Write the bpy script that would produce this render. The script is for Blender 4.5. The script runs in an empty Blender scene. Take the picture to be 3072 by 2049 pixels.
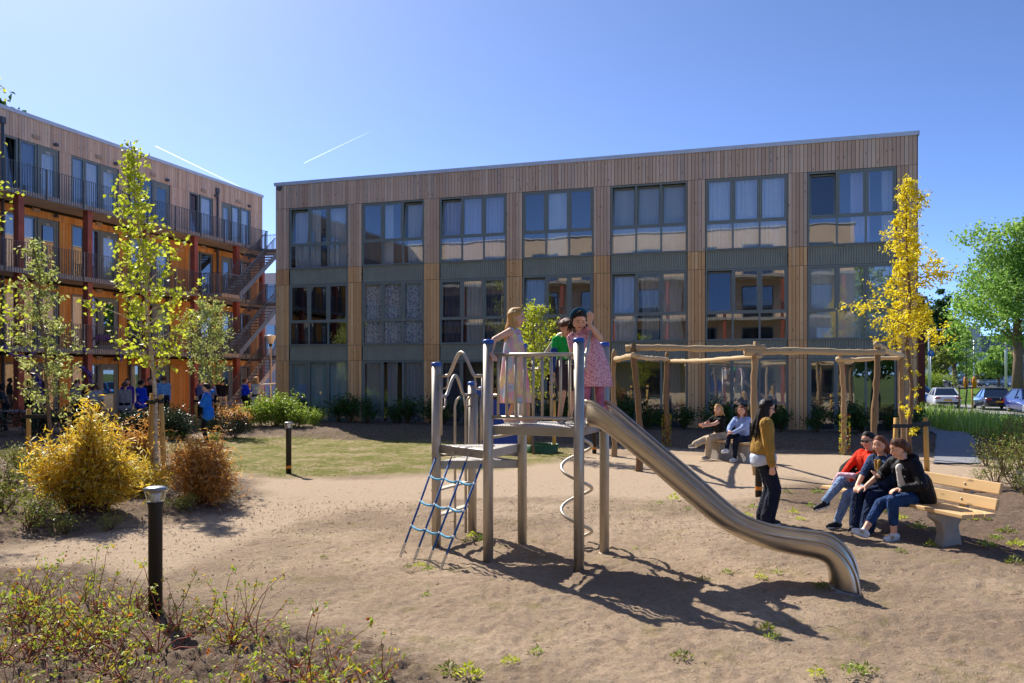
import bpy, bmesh, math, random
import numpy as np
from mathutils import Vector, Matrix, noise as mnoise
R=math.radians
rng=np.random.default_rng(7); random.seed(7)
S=bpy.context.scene
# ---------------- camera, sky, sun, exposure ----------------
F,CX,HZ,CAMH=2480.0,1536.0,1122.0,2.0
cd=bpy.data.cameras.new('camera'); cam=bpy.data.objects.new('camera',cd); S.collection.objects.link(cam)
cam.location=(0,0,CAMH); cam.rotation_euler=(R(90),0,0)
cd.lens=F/3072*36; cd.sensor_width=36; cd.shift_y=(HZ-1024.5)/3072; cd.clip_start=.1; cd.clip_end=20000
S.camera=cam
SUN_AZ=math.atan2(-.552,.834); SUN_EL=R(43)      # direction towards the sun, from +Y towards +X
W=bpy.data.worlds.new('World'); S.world=W; W.use_nodes=True
nt=W.node_tree; bg=nt.nodes['Background']; sky=nt.nodes.new('ShaderNodeTexSky'); sky.sky_type='NISHITA'
sky.sun_disc=False; sky.sun_elevation=SUN_EL; sky.sun_rotation=SUN_AZ; sky.air_density=.35; sky.dust_density=3.; sky.ozone_density=6; sky.altitude=3000
bg.inputs[1].default_value=.15
nt.links.new(sky.outputs[0],bg.inputs[0])
sd=bpy.data.lights.new('sun','SUN'); sun=bpy.data.objects.new('sun',sd); S.collection.objects.link(sun)
sd.energy=3.0; sd.angle=R(.5); sd.color=(1,.94,.84)
sv=Vector((math.sin(SUN_AZ)*math.cos(SUN_EL),math.cos(SUN_AZ)*math.cos(SUN_EL),math.sin(SUN_EL)))
sun.rotation_euler=sv.to_track_quat('Z','Y').to_euler(); sun.location=sv*60
S.view_settings.view_transform='Standard'; S.view_settings.look='None'; S.view_settings.exposure=1.36; S.view_settings.gamma=1
S.render.engine='CYCLES'
try:
    S.cycles.max_bounces=8; S.cycles.transparent_max_bounces=12
except Exception: pass
# ---------------- pixel helpers (pixels of the 3072 wide photograph) ----------------
def at(px,py,Y): return Vector(((px-CX)/F*Y, Y, CAMH-(py-HZ)/F*Y))
def G(px,py,z=0.):
    Y=(CAMH-z)*F/(py-HZ); return at(px,py,Y)
def smooth(a,b,x):
    t=np.clip((x-a)/(b-a),0,1); return t*t*(3-2*t)
# ---------------- object helpers ----------------
def link(o): S.collection.objects.link(o); return o
def tag(o,label=None,cat=None,group=None,kind=None):
    if label: o['label']=label
    if cat: o['category']=cat
    if group: o['group']=group
    if kind: o['kind']=kind
    return o
def empty(name,loc=(0,0,0),rz=0.,label=None,cat=None,group=None):
    o=link(bpy.data.objects.new(name,None)); o.empty_display_size=.1; o.location=loc; o.rotation_euler=(0,0,rz)
    return tag(o,label,cat,group)
def obj(name,me,parent=None,loc=None,rot=None):
    o=link(bpy.data.objects.new(name,me))
    if parent is not None: o.parent=parent
    if loc is not None: o.location=loc
    if rot is not None: o.rotation_euler=rot
    return o
def copy_tree(o,parent=None):
    c=link(o.copy())
    if parent is not None: c.parent=parent
    for ch in list(o.children): copy_tree(ch,c)
    return c
class MB:
    def __init__(s): s.v=[]; s.f=[]; s.m=[]; s.a=[]; s.mi=0; s.av=0.; s.sm=[]; s.smooth=False
    def add(s,vs,fs):
        b=len(s.v); s.v.extend([tuple(p) for p in vs])
        for f in fs: s.f.append([i+b for i in f]); s.m.append(s.mi); s.a.append(s.av); s.sm.append(s.smooth)
    def box(s,c,d,rot=None,taper=1.):
        x,y,z=d[0]/2,d[1]/2,d[2]/2; c=Vector(c)
        vs=[Vector((sx*x*(taper if sz>0 else 1),sy*y*(taper if sz>0 else 1),sz*z)) for sz in(-1,1) for sy in(-1,1) for sx in(-1,1)]
        if rot is not None: vs=[rot@v for v in vs]
        s.add([v+c for v in vs],[(0,2,3,1),(4,5,7,6),(0,1,5,4),(2,6,7,3),(0,4,6,2),(1,3,7,5)])
    def bb(s,x0,x1,y0,y1,z0,z1): s.box(((x0+x1)/2,(y0+y1)/2,(z0+z1)/2),(x1-x0,y1-y0,z1-z0))
    def bar(s,p,q,w,h,up=(0,0,1)):
        p,q=Vector(p),Vector(q); d=(q-p).normalized(); u=Vector(up); sd=d.cross(u)
        if sd.length<1e-4: sd=d.cross(Vector((0,1,0)))
        sd.normalize(); u=sd.cross(d); vs=[]
        for e in(p,q):
            for a,b in((-1,-1),(1,-1),(1,1),(-1,1)): vs.append(e+sd*a*w/2+u*b*h/2)
        s.add(vs,[(0,1,2,3),(7,6,5,4),(0,4,5,1),(1,5,6,2),(2,6,7,3),(3,7,4,0)])
    def tube(s,pts,r,n=8,cap=True,closed=False):
        pts=[Vector(p) for p in pts]; L=len(pts); rs=r if hasattr(r,'__len__') else [r]*L
        ref=None; vs=[]
        for i,p in enumerate(pts):
            if closed: d=pts[(i+1)%L]-pts[i-1]
            else: d=pts[min(i+1,L-1)]-pts[max(i-1,0)]
            if d.length<1e-9: d=Vector((0,0,1))
            d.normalize()
            if ref is None: ref=d.orthogonal().normalized()
            ref=(ref-d*ref.dot(d))
            if ref.length<1e-6: ref=d.orthogonal()
            ref.normalize(); b=d.cross(ref)
            for k in range(n):
                a=2*math.pi*k/n; vs.append(p+(ref*math.cos(a)+b*math.sin(a))*rs[i])
        fs=[]; K=L if closed else L-1
        for i in range(K):
            j=(i+1)%L
            for k in range(n): fs.append((i*n+k,i*n+(k+1)%n,j*n+(k+1)%n,j*n+k))
        if cap and not closed: fs.append(tuple(range(n-1,-1,-1))); fs.append(tuple((L-1)*n+k for k in range(n)))
        o=s.smooth; s.smooth=True; s.add(vs,fs); s.smooth=o
    def lathe(s,prof,c=(0,0,0),n=20,capb=True,capt=True):
        c=Vector(c); vs=[];fs=[]
        for r,z in prof:
            for k in range(n):
                a=2*math.pi*k/n; vs.append(c+Vector((r*math.cos(a),r*math.sin(a),z)))
        for i in range(len(prof)-1):
            for k in range(n): fs.append((i*n+k,i*n+(k+1)%n,(i+1)*n+(k+1)%n,(i+1)*n+k))
        if capb: fs.append(tuple(range(n-1,-1,-1)))
        if capt: fs.append(tuple((len(prof)-1)*n+k for k in range(n)))
        o=s.smooth; s.smooth=True; s.add(vs,fs); s.smooth=o
    def prism(s,poly,p0,axis,thick,u,w):
        # poly in (u,w) plane at p0, extruded along axis
        p0=Vector(p0);axis=Vector(axis)*thick;u=Vector(u);w=Vector(w);n=len(poly)
        a=[p0+u*x+w*y for x,y in poly]; b=[p+axis for p in a]
        s.add(a+b,[tuple(range(n)),tuple(range(2*n-1,n-1,-1))]+[(i,i+n,(i+1)%n+n,(i+1)%n) for i in range(n)])
    def sphere(s,c,r,nu=10,nv=6,sc=(1,1,1),rot=None):
        c=Vector(c); vs=[];fs=[]
        for i in range(nv+1):
            t=math.pi*i/nv
            for k in range(nu):
                a=2*math.pi*k/nu; v=Vector((math.sin(t)*math.cos(a)*sc[0],math.sin(t)*math.sin(a)*sc[1],-math.cos(t)*sc[2]))*r
                if rot is not None: v=rot@v
                vs.append(c+v)
        for i in range(nv):
            for k in range(nu): fs.append((i*nu+k,i*nu+(k+1)%nu,(i+1)*nu+(k+1)%nu,(i+1)*nu+k))
        o=s.smooth; s.smooth=True; s.add(vs,fs); s.smooth=o
    def mesh(s,name,mats,attr=False):
        me=bpy.data.meshes.new(name); me.from_pydata(s.v,[],s.f)
        for m in (mats if isinstance(mats,(list,tuple)) else [mats]): me.materials.append(m)
        me.polygons.foreach_set('material_index',s.m); me.polygons.foreach_set('use_smooth',s.sm)
        if attr: at_=me.attributes.new('v','FLOAT','FACE'); at_.data.foreach_set('value',s.a)
        me.update(); return me
    def build(s,name,mats,parent=None,attr=False,bevel=0,**k):
        o=obj(name,s.mesh(name,mats,attr),parent,**k)
        if bevel:
            b=o.modifiers.new('bevel','BEVEL'); b.width=bevel; b.segments=2; b.limit_method='ANGLE'; b.angle_limit=R(40)
        return o
def npmesh(name,V,Q,mat,attr=None,smooth=False):
    """big mesh from numpy: V (n,3), Q (m,k) faces of k corners, attr per face"""
    me=bpy.data.meshes.new(name); V=np.asarray(V,np.float32); Q=np.asarray(Q,np.int32); m,k=Q.shape
    me.vertices.add(len(V)); me.vertices.foreach_set('co',V.ravel())
    me.loops.add(m*k); me.loops.foreach_set('vertex_index',Q.ravel())
    me.polygons.add(m); me.polygons.foreach_set('loop_start',np.arange(0,m*k,k,dtype=np.int32))
    try: me.polygons.foreach_set('loop_total',np.full(m,k,np.int32))
    except Exception: pass
    if mat is not None: me.materials.append(mat)
    if attr is not None:
        a=me.attributes.new('v','FLOAT','FACE'); a.data.foreach_set('value',np.asarray(attr,np.float32))
    me.update(calc_edges=True)
    if smooth: me.polygons.foreach_set('use_smooth',np.ones(m,bool))
    me.validate(); return me
# ---------------- materials ----------------
MATS={}
def hexc(h):
    c=[int(h[i:i+2],16)/255 for i in(0,2,4)]; return tuple(x/12.92 if x<=.04045 else((x+.055)/1.055)**2.4 for x in c)
def C4(c): return (c[0],c[1],c[2],1)
class NM:
    def __init__(s,name):
        s.m=bpy.data.materials.new(name); s.m.use_nodes=True; s.t=s.m.node_tree; s.b=s.t.nodes['Principled BSDF']; s.o=s.t.nodes['Material Output']; MATS[name]=s.m
    def n(s,typ,**k):
        x=s.t.nodes.new('ShaderNode'+typ)
        for a,b in k.items(): setattr(x,a,b)
        return x
    def l(s,a,b): s.t.links.new(a,b)
    def coord(s,scale=(1,1,1),kind='Object'):
        tc=s.n('TexCoord'); mp=s.n('Mapping'); mp.inputs['Scale'].default_value=scale; s.l(tc.outputs[kind],mp.inputs[0]); return mp.outputs[0]
    def noise(s,co,scale,detail=4,rough=.6):
        x=s.n('TexNoise'); x.inputs['Scale'].default_value=scale; x.inputs['Detail'].default_value=detail; x.inputs['Roughness'].default_value=rough
        if co is not None: s.l(co,x.inputs['Vector'])
        return x.outputs['Fac']
    def ramp(s,fac,stops):
        x=s.n('ValToRGB'); e=x.color_ramp.elements
        while len(e)<len(stops): e.new(.5)
        for i,(p,c) in enumerate(stops): e[i].position=p; e[i].color=C4(c) if len(c)==3 else c
        s.l(fac,x.inputs[0]); return x.outputs[0]
    def mix(s,f,a,b,typ='MIX'):
        x=s.n('MixRGB',blend_type=typ)
        for i,v in((0,f),(1,a),(2,b)):
            if isinstance(v,(int,float)): x.inputs[i].default_value=v
            elif isinstance(v,tuple): x.inputs[i].default_value=C4(v)
            else: s.l(v,x.inputs[i])
        return x.outputs[0]
    def math(s,op,a,b=0.):
        x=s.n('Math',operation=op)
        for i,v in((0,a),(1,b)):
            if isinstance(v,(int,float)): x.inputs[i].default_value=v
            else: s.l(v,x.inputs[i])
        return x.outputs[0]
    def attr(s,name='v'):
        x=s.n('Attribute'); x.attribute_name=name; return x.outputs['Fac']
    def bump(s,h,st=.3,dist=.02):
        x=s.n('Bump'); x.inputs['Strength'].default_value=st; x.inputs['Distance'].default_value=dist; s.l(h,x.inputs['Height']); s.l(x.outputs[0],s.b.inputs['Normal']); return x
    def set(s,color=None,rough=None,metal=None,spec=None):
        if color is not None:
            if isinstance(color,tuple): s.b.inputs['Base Color'].default_value=C4(color)
            else: s.l(color,s.b.inputs['Base Color'])
        for k,v in(('Roughness',rough),('Metallic',metal),('Specular IOR Level',spec)):
            if v is None: continue
            if isinstance(v,(int,float)): s.b.inputs[k].default_value=v
            else: s.l(v,s.b.inputs[k])
        return s.m
def plain(name,c,rough=.6,metal=0.,var=.15,scale=8.,bump=.0,bscale=60.,spec=.4):
    if name in MATS: return MATS[name]
    s=NM(name); co=s.coord(); f=s.noise(co,scale)
    lo=tuple(x*(1-var) for x in c); hi=tuple(min(1,x*(1+var)) for x in c)
    s.set(s.ramp(f,[(.3,lo),(.7,hi)]),rough,metal,spec)
    if bump: s.bump(s.noise(co,bscale,3),bump,.01)
    return s.m
def wood(name,cols,grain=30.,knots=True,along=2,rough=.75,vscale=.0,objrand=True):
    """sawn timber: tone per board (attribute v + object random), grain along an axis, knots"""
    s=NM(name); sc=[grain,grain,grain]; sc[along]=grain*.04
    tc=s.n('TexCoord'); oi=s.n('ObjectInfo'); tone=s.math('ADD',s.attr(),oi.outputs['Random'] if objrand else 0.); tone=s.math('FRACT',tone)
    add=s.n('VectorMath',operation='ADD'); s.l(tc.outputs['Object'],add.inputs[0])
    cmb=s.n('CombineXYZ'); s.l(s.math('MULTIPLY',tone,37.),cmb.inputs[along]); s.l(cmb.outputs[0],add.inputs[1])
    mp=s.n('Mapping'); mp.inputs['Scale'].default_value=sc; s.l(add.outputs[0],mp.inputs[0])
    g=s.noise(mp.outputs[0],1.,5,.7); base=s.ramp(tone,[(i/(len(cols)-1),c) for i,c in enumerate(cols)])
    col=s.mix(s.math('MULTIPLY',s.math('SUBTRACT',g,.4),.7),base,tuple(x*.45 for x in cols[0]))
    if knots:
        mp2=s.n('Mapping'); k=[8.5,8.5,8.5]; k[along]=2.6; mp2.inputs['Scale'].default_value=k; s.l(add.outputs[0],mp2.inputs[0])
        vo=s.n('TexVoronoi'); vo.inputs['Scale'].default_value=1.; s.l(mp2.outputs[0],vo.inputs['Vector'])
        kf=s.ramp(vo.outputs['Distance'],[(.0,(1,1,1)),(.1,(.8,.8,.8)),(.16,(0,0,0))])
        col=s.mix(s.math('MULTIPLY',kf,.75),col,tuple(x*.22 for x in cols[0]))
    big=s.noise(s.coord((1,1,1)),.9,3); col=s.mix(.3,col,s.ramp(big,[(.3,(.66,.64,.62)),(.6,(1,1,1))]),'MULTIPLY')
    s.set(col,rough,0,.25); s.bump(g,.25,.004); return s.m
def leafmat(name,cols,trans=.45,rough=.45,spec=.4):
    s=NM(name); v=s.attr(); col=s.ramp(v,[(i/(len(cols)-1),c) for i,c in enumerate(cols)])
    col=s.mix(.25,col,s.ramp(s.noise(s.coord(),3.),[(.3,(.6,.6,.6)),(.7,(1.15,1.15,1.1))]),'MULTIPLY')
    s.set(col,rough,0,spec); tr=s.n('BsdfTranslucent'); s.l(col,tr.inputs[0]); mx=s.n('MixShader'); mx.inputs[0].default_value=trans
    s.l(s.b.outputs[0],mx.inputs[1]); s.l(tr.outputs[0],mx.inputs[2]); s.l(mx.outputs[0],s.o.inputs[0]); return s.m
def glassmat(name,tint,refl=.22,rough=.0,wob=.004):
    s=NM(name); gl=s.n('BsdfGlossy'); gl.inputs['Roughness'].default_value=rough; gl.inputs['Color'].default_value=(.92,.96,1,1)
    tr=s.n('BsdfTransparent'); tr.inputs[0].default_value=C4(tint)
    fr=s.n('Fresnel'); fr.inputs['IOR'].default_value=1.5; f=s.math('MINIMUM',s.math('ADD',s.math('MULTIPLY',fr.outputs[0],1.6),refl),1.)
    bp=s.n('Bump'); bp.inputs['Strength'].default_value=.25; bp.inputs['Distance'].default_value=wob; s.l(s.noise(s.coord(),1.3,1),bp.inputs['Height']); s.l(bp.outputs[0],gl.inputs['Normal'])
    geo=s.n('NewGeometry'); f=s.math('MULTIPLY',f,s.math('SUBTRACT',1.,geo.outputs['Backfacing'])); mx=s.n('MixShader'); s.l(f,mx.inputs[0]); s.l(tr.outputs[0],mx.inputs[1]); s.l(gl.outputs[0],mx.inputs[2]); s.l(mx.outputs[0],s.o.inputs[0]); return s.m
M={}
M['wood_top']=wood('weathered_larch',[hexc('cca890'),hexc('e6c4a8'),hexc('d4b49c'),hexc('f0d2b6'),hexc('ccb4a4')])
M['wood_mid']=wood('larch',[hexc('e0aa76'),hexc('f6c48c'),hexc('e4b27c'),hexc('fcd29c'),hexc('d4a47c')])
M['wood_orange']=wood('fresh_larch',[hexc('dc9448'),hexc('f2ac5e'),hexc('e6a050'),hexc('f6b870'),hexc('d68e4a')])
M['wood_dark']=plain('backing',(.03,.025,.02),.9)
M['frame']=plain('frame_paint',hexc('7e8784'),.45,0,.08,3)
M['spandrel']=plain('spandrel_metal',hexc('969c92'),.5,.0,.1,2)
M['trim']=plain('roof_trim',hexc('ccd0d6'),.4,.25,.08,2)
M['plinth']=plain('concrete_plinth',hexc('8d9196'),.8,0,.15,4,.2)
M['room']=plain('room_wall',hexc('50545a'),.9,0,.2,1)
M['glass']=glassmat('window_glass',(.94,.97,.98),.15)
M['glass_dark']=glassmat('window_glass_tinted',(.42,.5,.55),.16)
M['steel_d']=plain('galvanised_steel',hexc('74787c'),.5,.5,.2,6)
M['redcol']=plain('red_primer_steel',hexc('9c5240'),.55,0,.2,3)
M['slab']=plain('concrete_slab',hexc('c0b6ac'),.85,0,.15,3,.2)
M['door']=plain('door_paint',hexc('80867e'),.5,0,.08,2)
M['pipe']=plain('grey_pipe',hexc('5a5e68'),.5,.1)
M['white']=plain('white_paint',(.78,.78,.78),.5)
M['black']=plain('black_plastic',(.015,.015,.017),.45)
# ================= the two timber apartment blocks =================
E1=Vector((.9525,-.3046,0)); E2=Vector((.3046,.9525,0)); RZ1=math.atan2(-.3046,.9525); RZ2=math.atan2(.9525,.3046)
F0=Vector((-9.31,32.6,0))
def tR(px):
    r=(px-CX)/F; return (r*F0.y-F0.x)/(.9525+.3046*r)
LEN=22.95; Z0,Z1,Z2,Z3,Z4,Z5,ZT=.12,2.51,3.10,5.49,6.10,8.49,9.47
bays=[(tR(a),tR(b)) for a,b in((867,1044),(1085,1271.5),(1318.7,1519),(1567,1780),(1831.8,2062),(2116,2364),(2422.6,2690))]
B=empty('apartment_building',F0,RZ1,'three storey timber clad apartment block with seven bays of grey framed windows','building')
mb=MB(); mb.bb(.02,LEN-.02,1.6,11,-.4,ZT+.02)                        # core behind the front rooms
pier=[(0,bays[0][0])]+[(bays[i][1],bays[i+1][0]) for i in range(6)]+[(bays[6][1],LEN)]
for a,b in pier: mb.bb(a+.02,b-.02,.06,1.6,-.4,ZT)
for a,b in bays:
    mb.bb(a-.02,b+.02,.16,1.6,Z1-.0,Z2); mb.bb(a-.02,b+.02,.16,1.6,Z3,Z4); mb.bb(a-.02,b+.02,.06,1.6,Z5,ZT); mb.bb(a-.02,b+.02,.02,1.6,-.4,Z0)
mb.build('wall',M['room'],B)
mb=MB(); mb.bb(-.02,LEN+.02,.022,.06,Z5,ZT)
for a,b in pier: mb.bb(a,b,.022,.06,-.1,Z5)
mb.bb(-.02,.02,.02,11,-.1,ZT); mb.bb(LEN-.02,LEN+.02,.06,11,-.1,ZT); mb.build('backing_board',M['wood_dark'],B)
mb=MB(); mb.bb(-.06,LEN+.06,-.05,.25,ZT,ZT+.06); mb.bb(-.06,LEN+.06,-.05,-.02,ZT-.07,ZT); mb.bb(LEN+.03,LEN+.06,-.05,11,ZT-.07,ZT+.06); mb.bb(-.06,.25,.25,11,ZT,ZT+.06)
mb.build('roof_trim',M['trim'],B)
mb=MB(); mb.bb(0,LEN,.06,11,ZT+.003,ZT+.05); mb.build('roof',plain('roof_felt',(.08,.08,.085),.9),B)
mb=MB(); mb.bb(-.03,LEN+.03,-.12,.02,-.3,.11); mb.build('plinth',M['plinth'],B)
mb=MB(); mb.box((.18,-.03,ZT-.16),(.22,.04,.12)); mb.box((.18,-.04,ZT-.24),(.1,.05,.05)); mb.build('camera_bracket',M['pipe'],B)
# boards: the 300 that show largest are objects, the rest one mesh
BW=.1183; planks=[]
def boards(a,b,z0,z1,mat):
    n=max(1,round((b-a)/BW)); w=(b-a)/n
    for i in range(n):
        x=a+(i+.5)*w; planks.append(((z1-z0)/(33-.3046*x),x,w,z0,z1,mat))
boards(0,LEN,Z5+.006,ZT-.003,'wood_top')
for a,b in pier:
    for z0,z1,m in((.1,Z1-.006,'wood_mid'),(Z1+.006,Z2-.006,'wood_mid'),(Z2+.006,Z3-.006,'wood_mid'),(Z3+.006,Z4-.006,'wood_mid'),(Z4+.006,Z5-.006,'wood_top')): boards(a+.006,b-.006,z0,z1,m)
planks.sort(key=lambda p:-p[0]); cache={}; rest={'wood_top':MB(),'wood_mid':MB()}
for k,(sz,x,w,z0,z1,m) in enumerate(planks):
    pr=rng.uniform(0,.006)
    if k<300:
        key=(round(w,3),round(z1-z0,2),m)
        if key not in cache:
            q=MB(); q.box((0,0,0),(w-.013,.022,z1-z0)); cache[key]=q.mesh('plank',M[m])
        obj('plank',cache[key],B,loc=(x,.009-pr,(z0+z1)/2))
    else:
        q=rest[m]; q.av=rng.random(); q.box((x,.009-pr,(z0+z1)/2),(w-.013,.022,z1-z0))
for m,q in rest.items():
    if q.f: tag(q.build('plank_cladding',M[m],B,attr=True),kind='stuff')
mb=MB()
for k in range(60):
    y=.1+k*.18; mb.av=rng.random(); mb.box((LEN+.03,y+.09,4.7),(.02,.17,9.5)); mb.box((-.03,y+.09,4.7),(.02,.17,9.5))
tag(mb.build('end_wall_cladding',M['wood_mid'],B,attr=True),kind='stuff')
# ribbed spandrels
def ribbed(name,a,b,z0,z1,y0,parent,pitch=.075):
    q=MB(); n=int((b-a)/pitch); w=(b-a)/n
    for i in range(n):
        x=a+i*w; pts=[(x,y0+.03),(x+w*.2,y0),(x+w*.7,y0),(x+w*.9,y0+.03),(x+w,y0+.03)]
        for (xa,ya),(xb,yb) in zip(pts,pts[1:]): q.add([(xa,ya,z0),(xb,yb,z0),(xb,yb,z1),(xa,ya,z1)],[(0,1,2,3)])
    q.bb(a-.005,b+.005,y0-.02,y0+.06,z1-.03,z1); q.bb(a-.005,b+.005,y0-.01,y0+.06,z0,z0+.02)
    return q.build(name,M['spandrel'],parent)
for a,b in bays:
    ribbed('spandrel_panel',a+.004,b-.004,Z1+.01,Z2-.01,.05,B); ribbed('spandrel_panel',a+.004,b-.004,Z3+.01,Z4-.01,.05,B)
def curtain(name,x0,x1,z0,z1,y,mat,parent,amp=.035,wl=.16,gather=0.,ph=0.):
    q=MB(); n=max(10,int((x1-x0)/.025)); vs=[];q.smooth=True
    K=6
    for j in range(K+1):
        z=z1+(z0-z1)*j/K; g=gather*math.sin(math.pi*j/K*.9)
        for i in range(n+1):
            u=i/n; x=x0+(x1-x0)*u; x=x+(x0-x)*g if gather>=0 else x+(x1-x)*-g
            vs.append((x,y+amp*(.5+.5*j/K)*(math.sin(2*math.pi*(x0+(x1-x0)*u)/wl+ph+.8*math.sin(7*u+ph))),z))
    fs=[(j*(n+1)+i,j*(n+1)+i+1,(j+1)*(n+1)+i+1,(j+1)*(n+1)+i) for j in range(K) for i in range(n)]
    q.add(vs,fs); return q.build(name,mat,parent)
def fabric(name,c,rough=.9,trans=.3):
    s=NM(name); s.set(s.ramp(s.noise(s.coord((6,6,.4)),1.),[(.3,tuple(x*.8 for x in c)),(.7,c)]),rough,0,.1)
    tr=s.n('BsdfTranslucent'); tr.inputs[0].default_value=C4(c); mx=s.n('MixShader'); mx.inputs[0].default_value=trans; s.l(s.b.outputs[0],mx.inputs[1]); s.l(tr.outputs[0],mx.inputs[2]); s.l(mx.outputs[0],s.o.inputs[0]); return s.m
CU={'w':fabric('white_curtain',(.92,.92,.94)),'l':fabric('lilac_curtain',(.8,.74,.9)),'g':fabric('grey_curtain',(.6,.63,.64)),'t':fabric('teal_blind',(.55,.75,.76)),'d':fabric('dark_drape',(.2,.19,.24)),'p':fabric('pale_blind',(.85,.88,.87))}
s=NM('lace_curtain'); vo=s.n('TexVoronoi'); vo.inputs['Scale'].default_value=14; s.l(s.coord(),vo.inputs['Vector']); s.set(s.ramp(vo.outputs['Distance'],[(.25,(.06,.1,.16)),(.45,(.6,.64,.68))]),.9,0,.1); CU['x']=s.m
CU['b']=fabric('slat_blind',(.5,.53,.52))
def window(a,b,z0,z1,parent,transom=None,tilt=(),curt=None,y0=.0,cols=3,dark=False):
    """frame mesh; panes, tilted sashes and curtains as sub-parts"""
    q=MB(); fw=.06; y1=y0+.1
    q.bb(a+.004,b-.004,y0+.02,y1,z1-fw,z1-.004); q.bb(a+.004,b-.004,y0+.02,y1,z0+.004,z0+fw); q.bb(a+.004,a+fw,y0+.02,y1,z0+fw,z1-fw); q.bb(b-fw,b-.004,y0+.02,y1,z0+fw,z1-fw)
    q.bb(a-.01,b+.01,y0-.03,y0+.018,z0-.005,z0+.025)
    w=(b-a-fw)/cols; op=[]
    for i in range(1,cols):
        x=a+fw/2+i*w; q.bb(x-.03,x+.03,y0+.022,y1,z0+fw,z1-fw)
    for i in range(cols):
        xa=a+fw/2+i*w+.03; xb=a+fw/2+(i+1)*w-.03
        if transom:
            q.bb(xa,xb,y0+.024,y1,transom-.03,transom+.03); op+= [(xa,xb,z0+fw,transom-.03,False,i),(xa,xb,transom+.03,z1-fw,True,i)]
        else: op.append((xa,xb,z0+fw,z1-fw,i==0,i))
    wo=q.build('window',M['frame'],parent)
    for xa,xb,za,zb,sash,i in op:
        e=.0
        sub=None
        if sash:
            e=.05; q=MB(); H=zb-za; cx=(xa+xb)/2; wd=xb-xa-.012
            q.bb(-wd/2,wd/2,-.025,.025,0.003,e); q.bb(-wd/2,wd/2,-.025,.025,H-e,H-.003); q.bb(-wd/2,-wd/2+e,-.025,.025,e,H-e); q.bb(wd/2-e,wd/2,-.025,.025,e,H-e)
            sub=q.build('sash',M['frame'],wo,loc=(cx,y0+.055,za),rot=(R(-7) if i in tilt else 0,0,0))
        q=MB(); x0,x1=xa-cx if sash else xa, xb-cx if sash else xb
        if sash: q.bb(x0+e,x1-e,-.006,.006,e,zb-za-e); g=q.build('pane',M['glass_dark' if dark else 'glass'],wo,loc=(cx,y0+.055,za),rot=(R(-7) if i in tilt else 0,0,0))
        else: q.bb(xa,xb,y0+.05,y0+.062,za,zb); q.build('pane',M['glass_dark' if dark else 'glass'],wo)
    for c in (curt or ()):
        k,u0,u1=c[0],c[1],c[2]; zz0=z0+.03+(z1-z0)*(c[3] if len(c)>3 else 0); ga=c[4] if len(c)>4 else 0.
        curtain('curtain',a+(b-a)*u0,a+(b-a)*u1,zz0,z1-.05,y0+(.36 if tilt else .17),CU[k],wo,amp=.012 if k in'tbp' else .035,wl=.5 if k in 'tbp' else .15,gather=ga,ph=a)
    return wo
top=[((0,),[('w',.02,.46),('w',.62,.98)]),((2,),[('w',.68,.99,.0,.3),('p',.3,.45)]),((0,),[('l',0.02,.98)]),((),[('p',.35,.62)]),((0,1,2),[('p',.02,.98)]),((),[('w',.02,.34),('w',.35,.66),('w',.67,.98)]),((0,),[('l',.5,.72),('w',.85,.99)])]
mid=[((),[]),((),[('x',.02,.34),('x',.3,.68),('x',.62,.98)]),((),[('d',.05,.34,0,.15),('g',.38,.66,0,.1),('d',.68,.98,0,.1)]),((0,),[('g',.02,.3)]),((0,),[('w',.02,.33),('g',.36,.62,0,-.15),('g',.66,.97,0,.2)]),((0,),[('d',.02,.14)]),((),[('p',.01,.33),('p',.335,.66),('p',.665,.99)])]
gnd=[[('t',.02,.33),('t',.34,.66),('t',.67,.98)],[('g',.04,.3,0,.05),('g',.38,.56,0,.1),('g',.66,.98)],[('d',.04,.3)],[('g',.1,.3)],[('d',.7,.9)],[('b',.02,.98,.35)],[]]
for i,(a,b) in enumerate(bays):
    window(a,b,Z4,Z5,B,Z4+.92,top[i][0],top[i][1]); window(a,b,Z2,Z3,B,Z2+.92,mid[i][0],mid[i][1],dark=i in(0,5)); window(a,b,Z0,Z1,B,None,(),gnd[i])
# ---------------- gallery block on the left ----------------
L0=Vector((-20.44,31.16,0)); LEND=18.6; SB=-33.
def sL(px,off=0.):
    r=(px-CX)/F; x0=L0.x+E1.x*off; y0=L0.y+E1.y*off; return (r*y0-x0)/(.3046-.9525*r)
A=empty('gallery_apartment_building',L0,RZ2,'four storey timber apartment block with open access galleries and outside stairs','building')
ZL=12.5
units=[[('w',12.7,54.5),('w',60,111),('d',114.5,176)],[('w',216,254.5),('w',256,300),('d',302,354.5)],[('w',389,422),('w',423.5,462),('d',463,509)],[('w',569,598),('w',602,638)],[('d',665,694),('w',696,721.7),('w',723.5,751)]]
us=[[(k,sL(a),sL(b)) for k,a,b in u] for u in units]
per=us[1][0][1]-us[0][0][1]
for k in(1,2,3,4,5,6): us.insert(0,[(t,a-per*k,b-per*k) for t,a,b in units and [(t,sL(p),sL(q)) for t,p,q in units[0]]])
ops=sorted([(a,b,k) for u in us for k,a,b in u])
FL=[0.,3.,6.,9.]
spans=[]; 
for u in us: spans.append((u[0][1]-.03,u[-1][2]+.03))
mb=MB(); mb.bb(SB,LEND-.03,1.2,11,-.4,ZL)
solid=[]; x=SB
for a,b in sorted(spans): solid.append((x,a)); x=b
solid.append((x,LEND))
for a,b in solid: mb.bb(a+.01,b-.03,.06,1.2,-.4,ZL)
for a,b in spans:
    for z in FL: mb.bb(a,b,.14,1.2,z-.42 if z else -.4,z+.1)
    mb.bb(a,b,.06,1.2,FL[3]+2.45,ZL)
mb.build('wall',M['room'],A)
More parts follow.
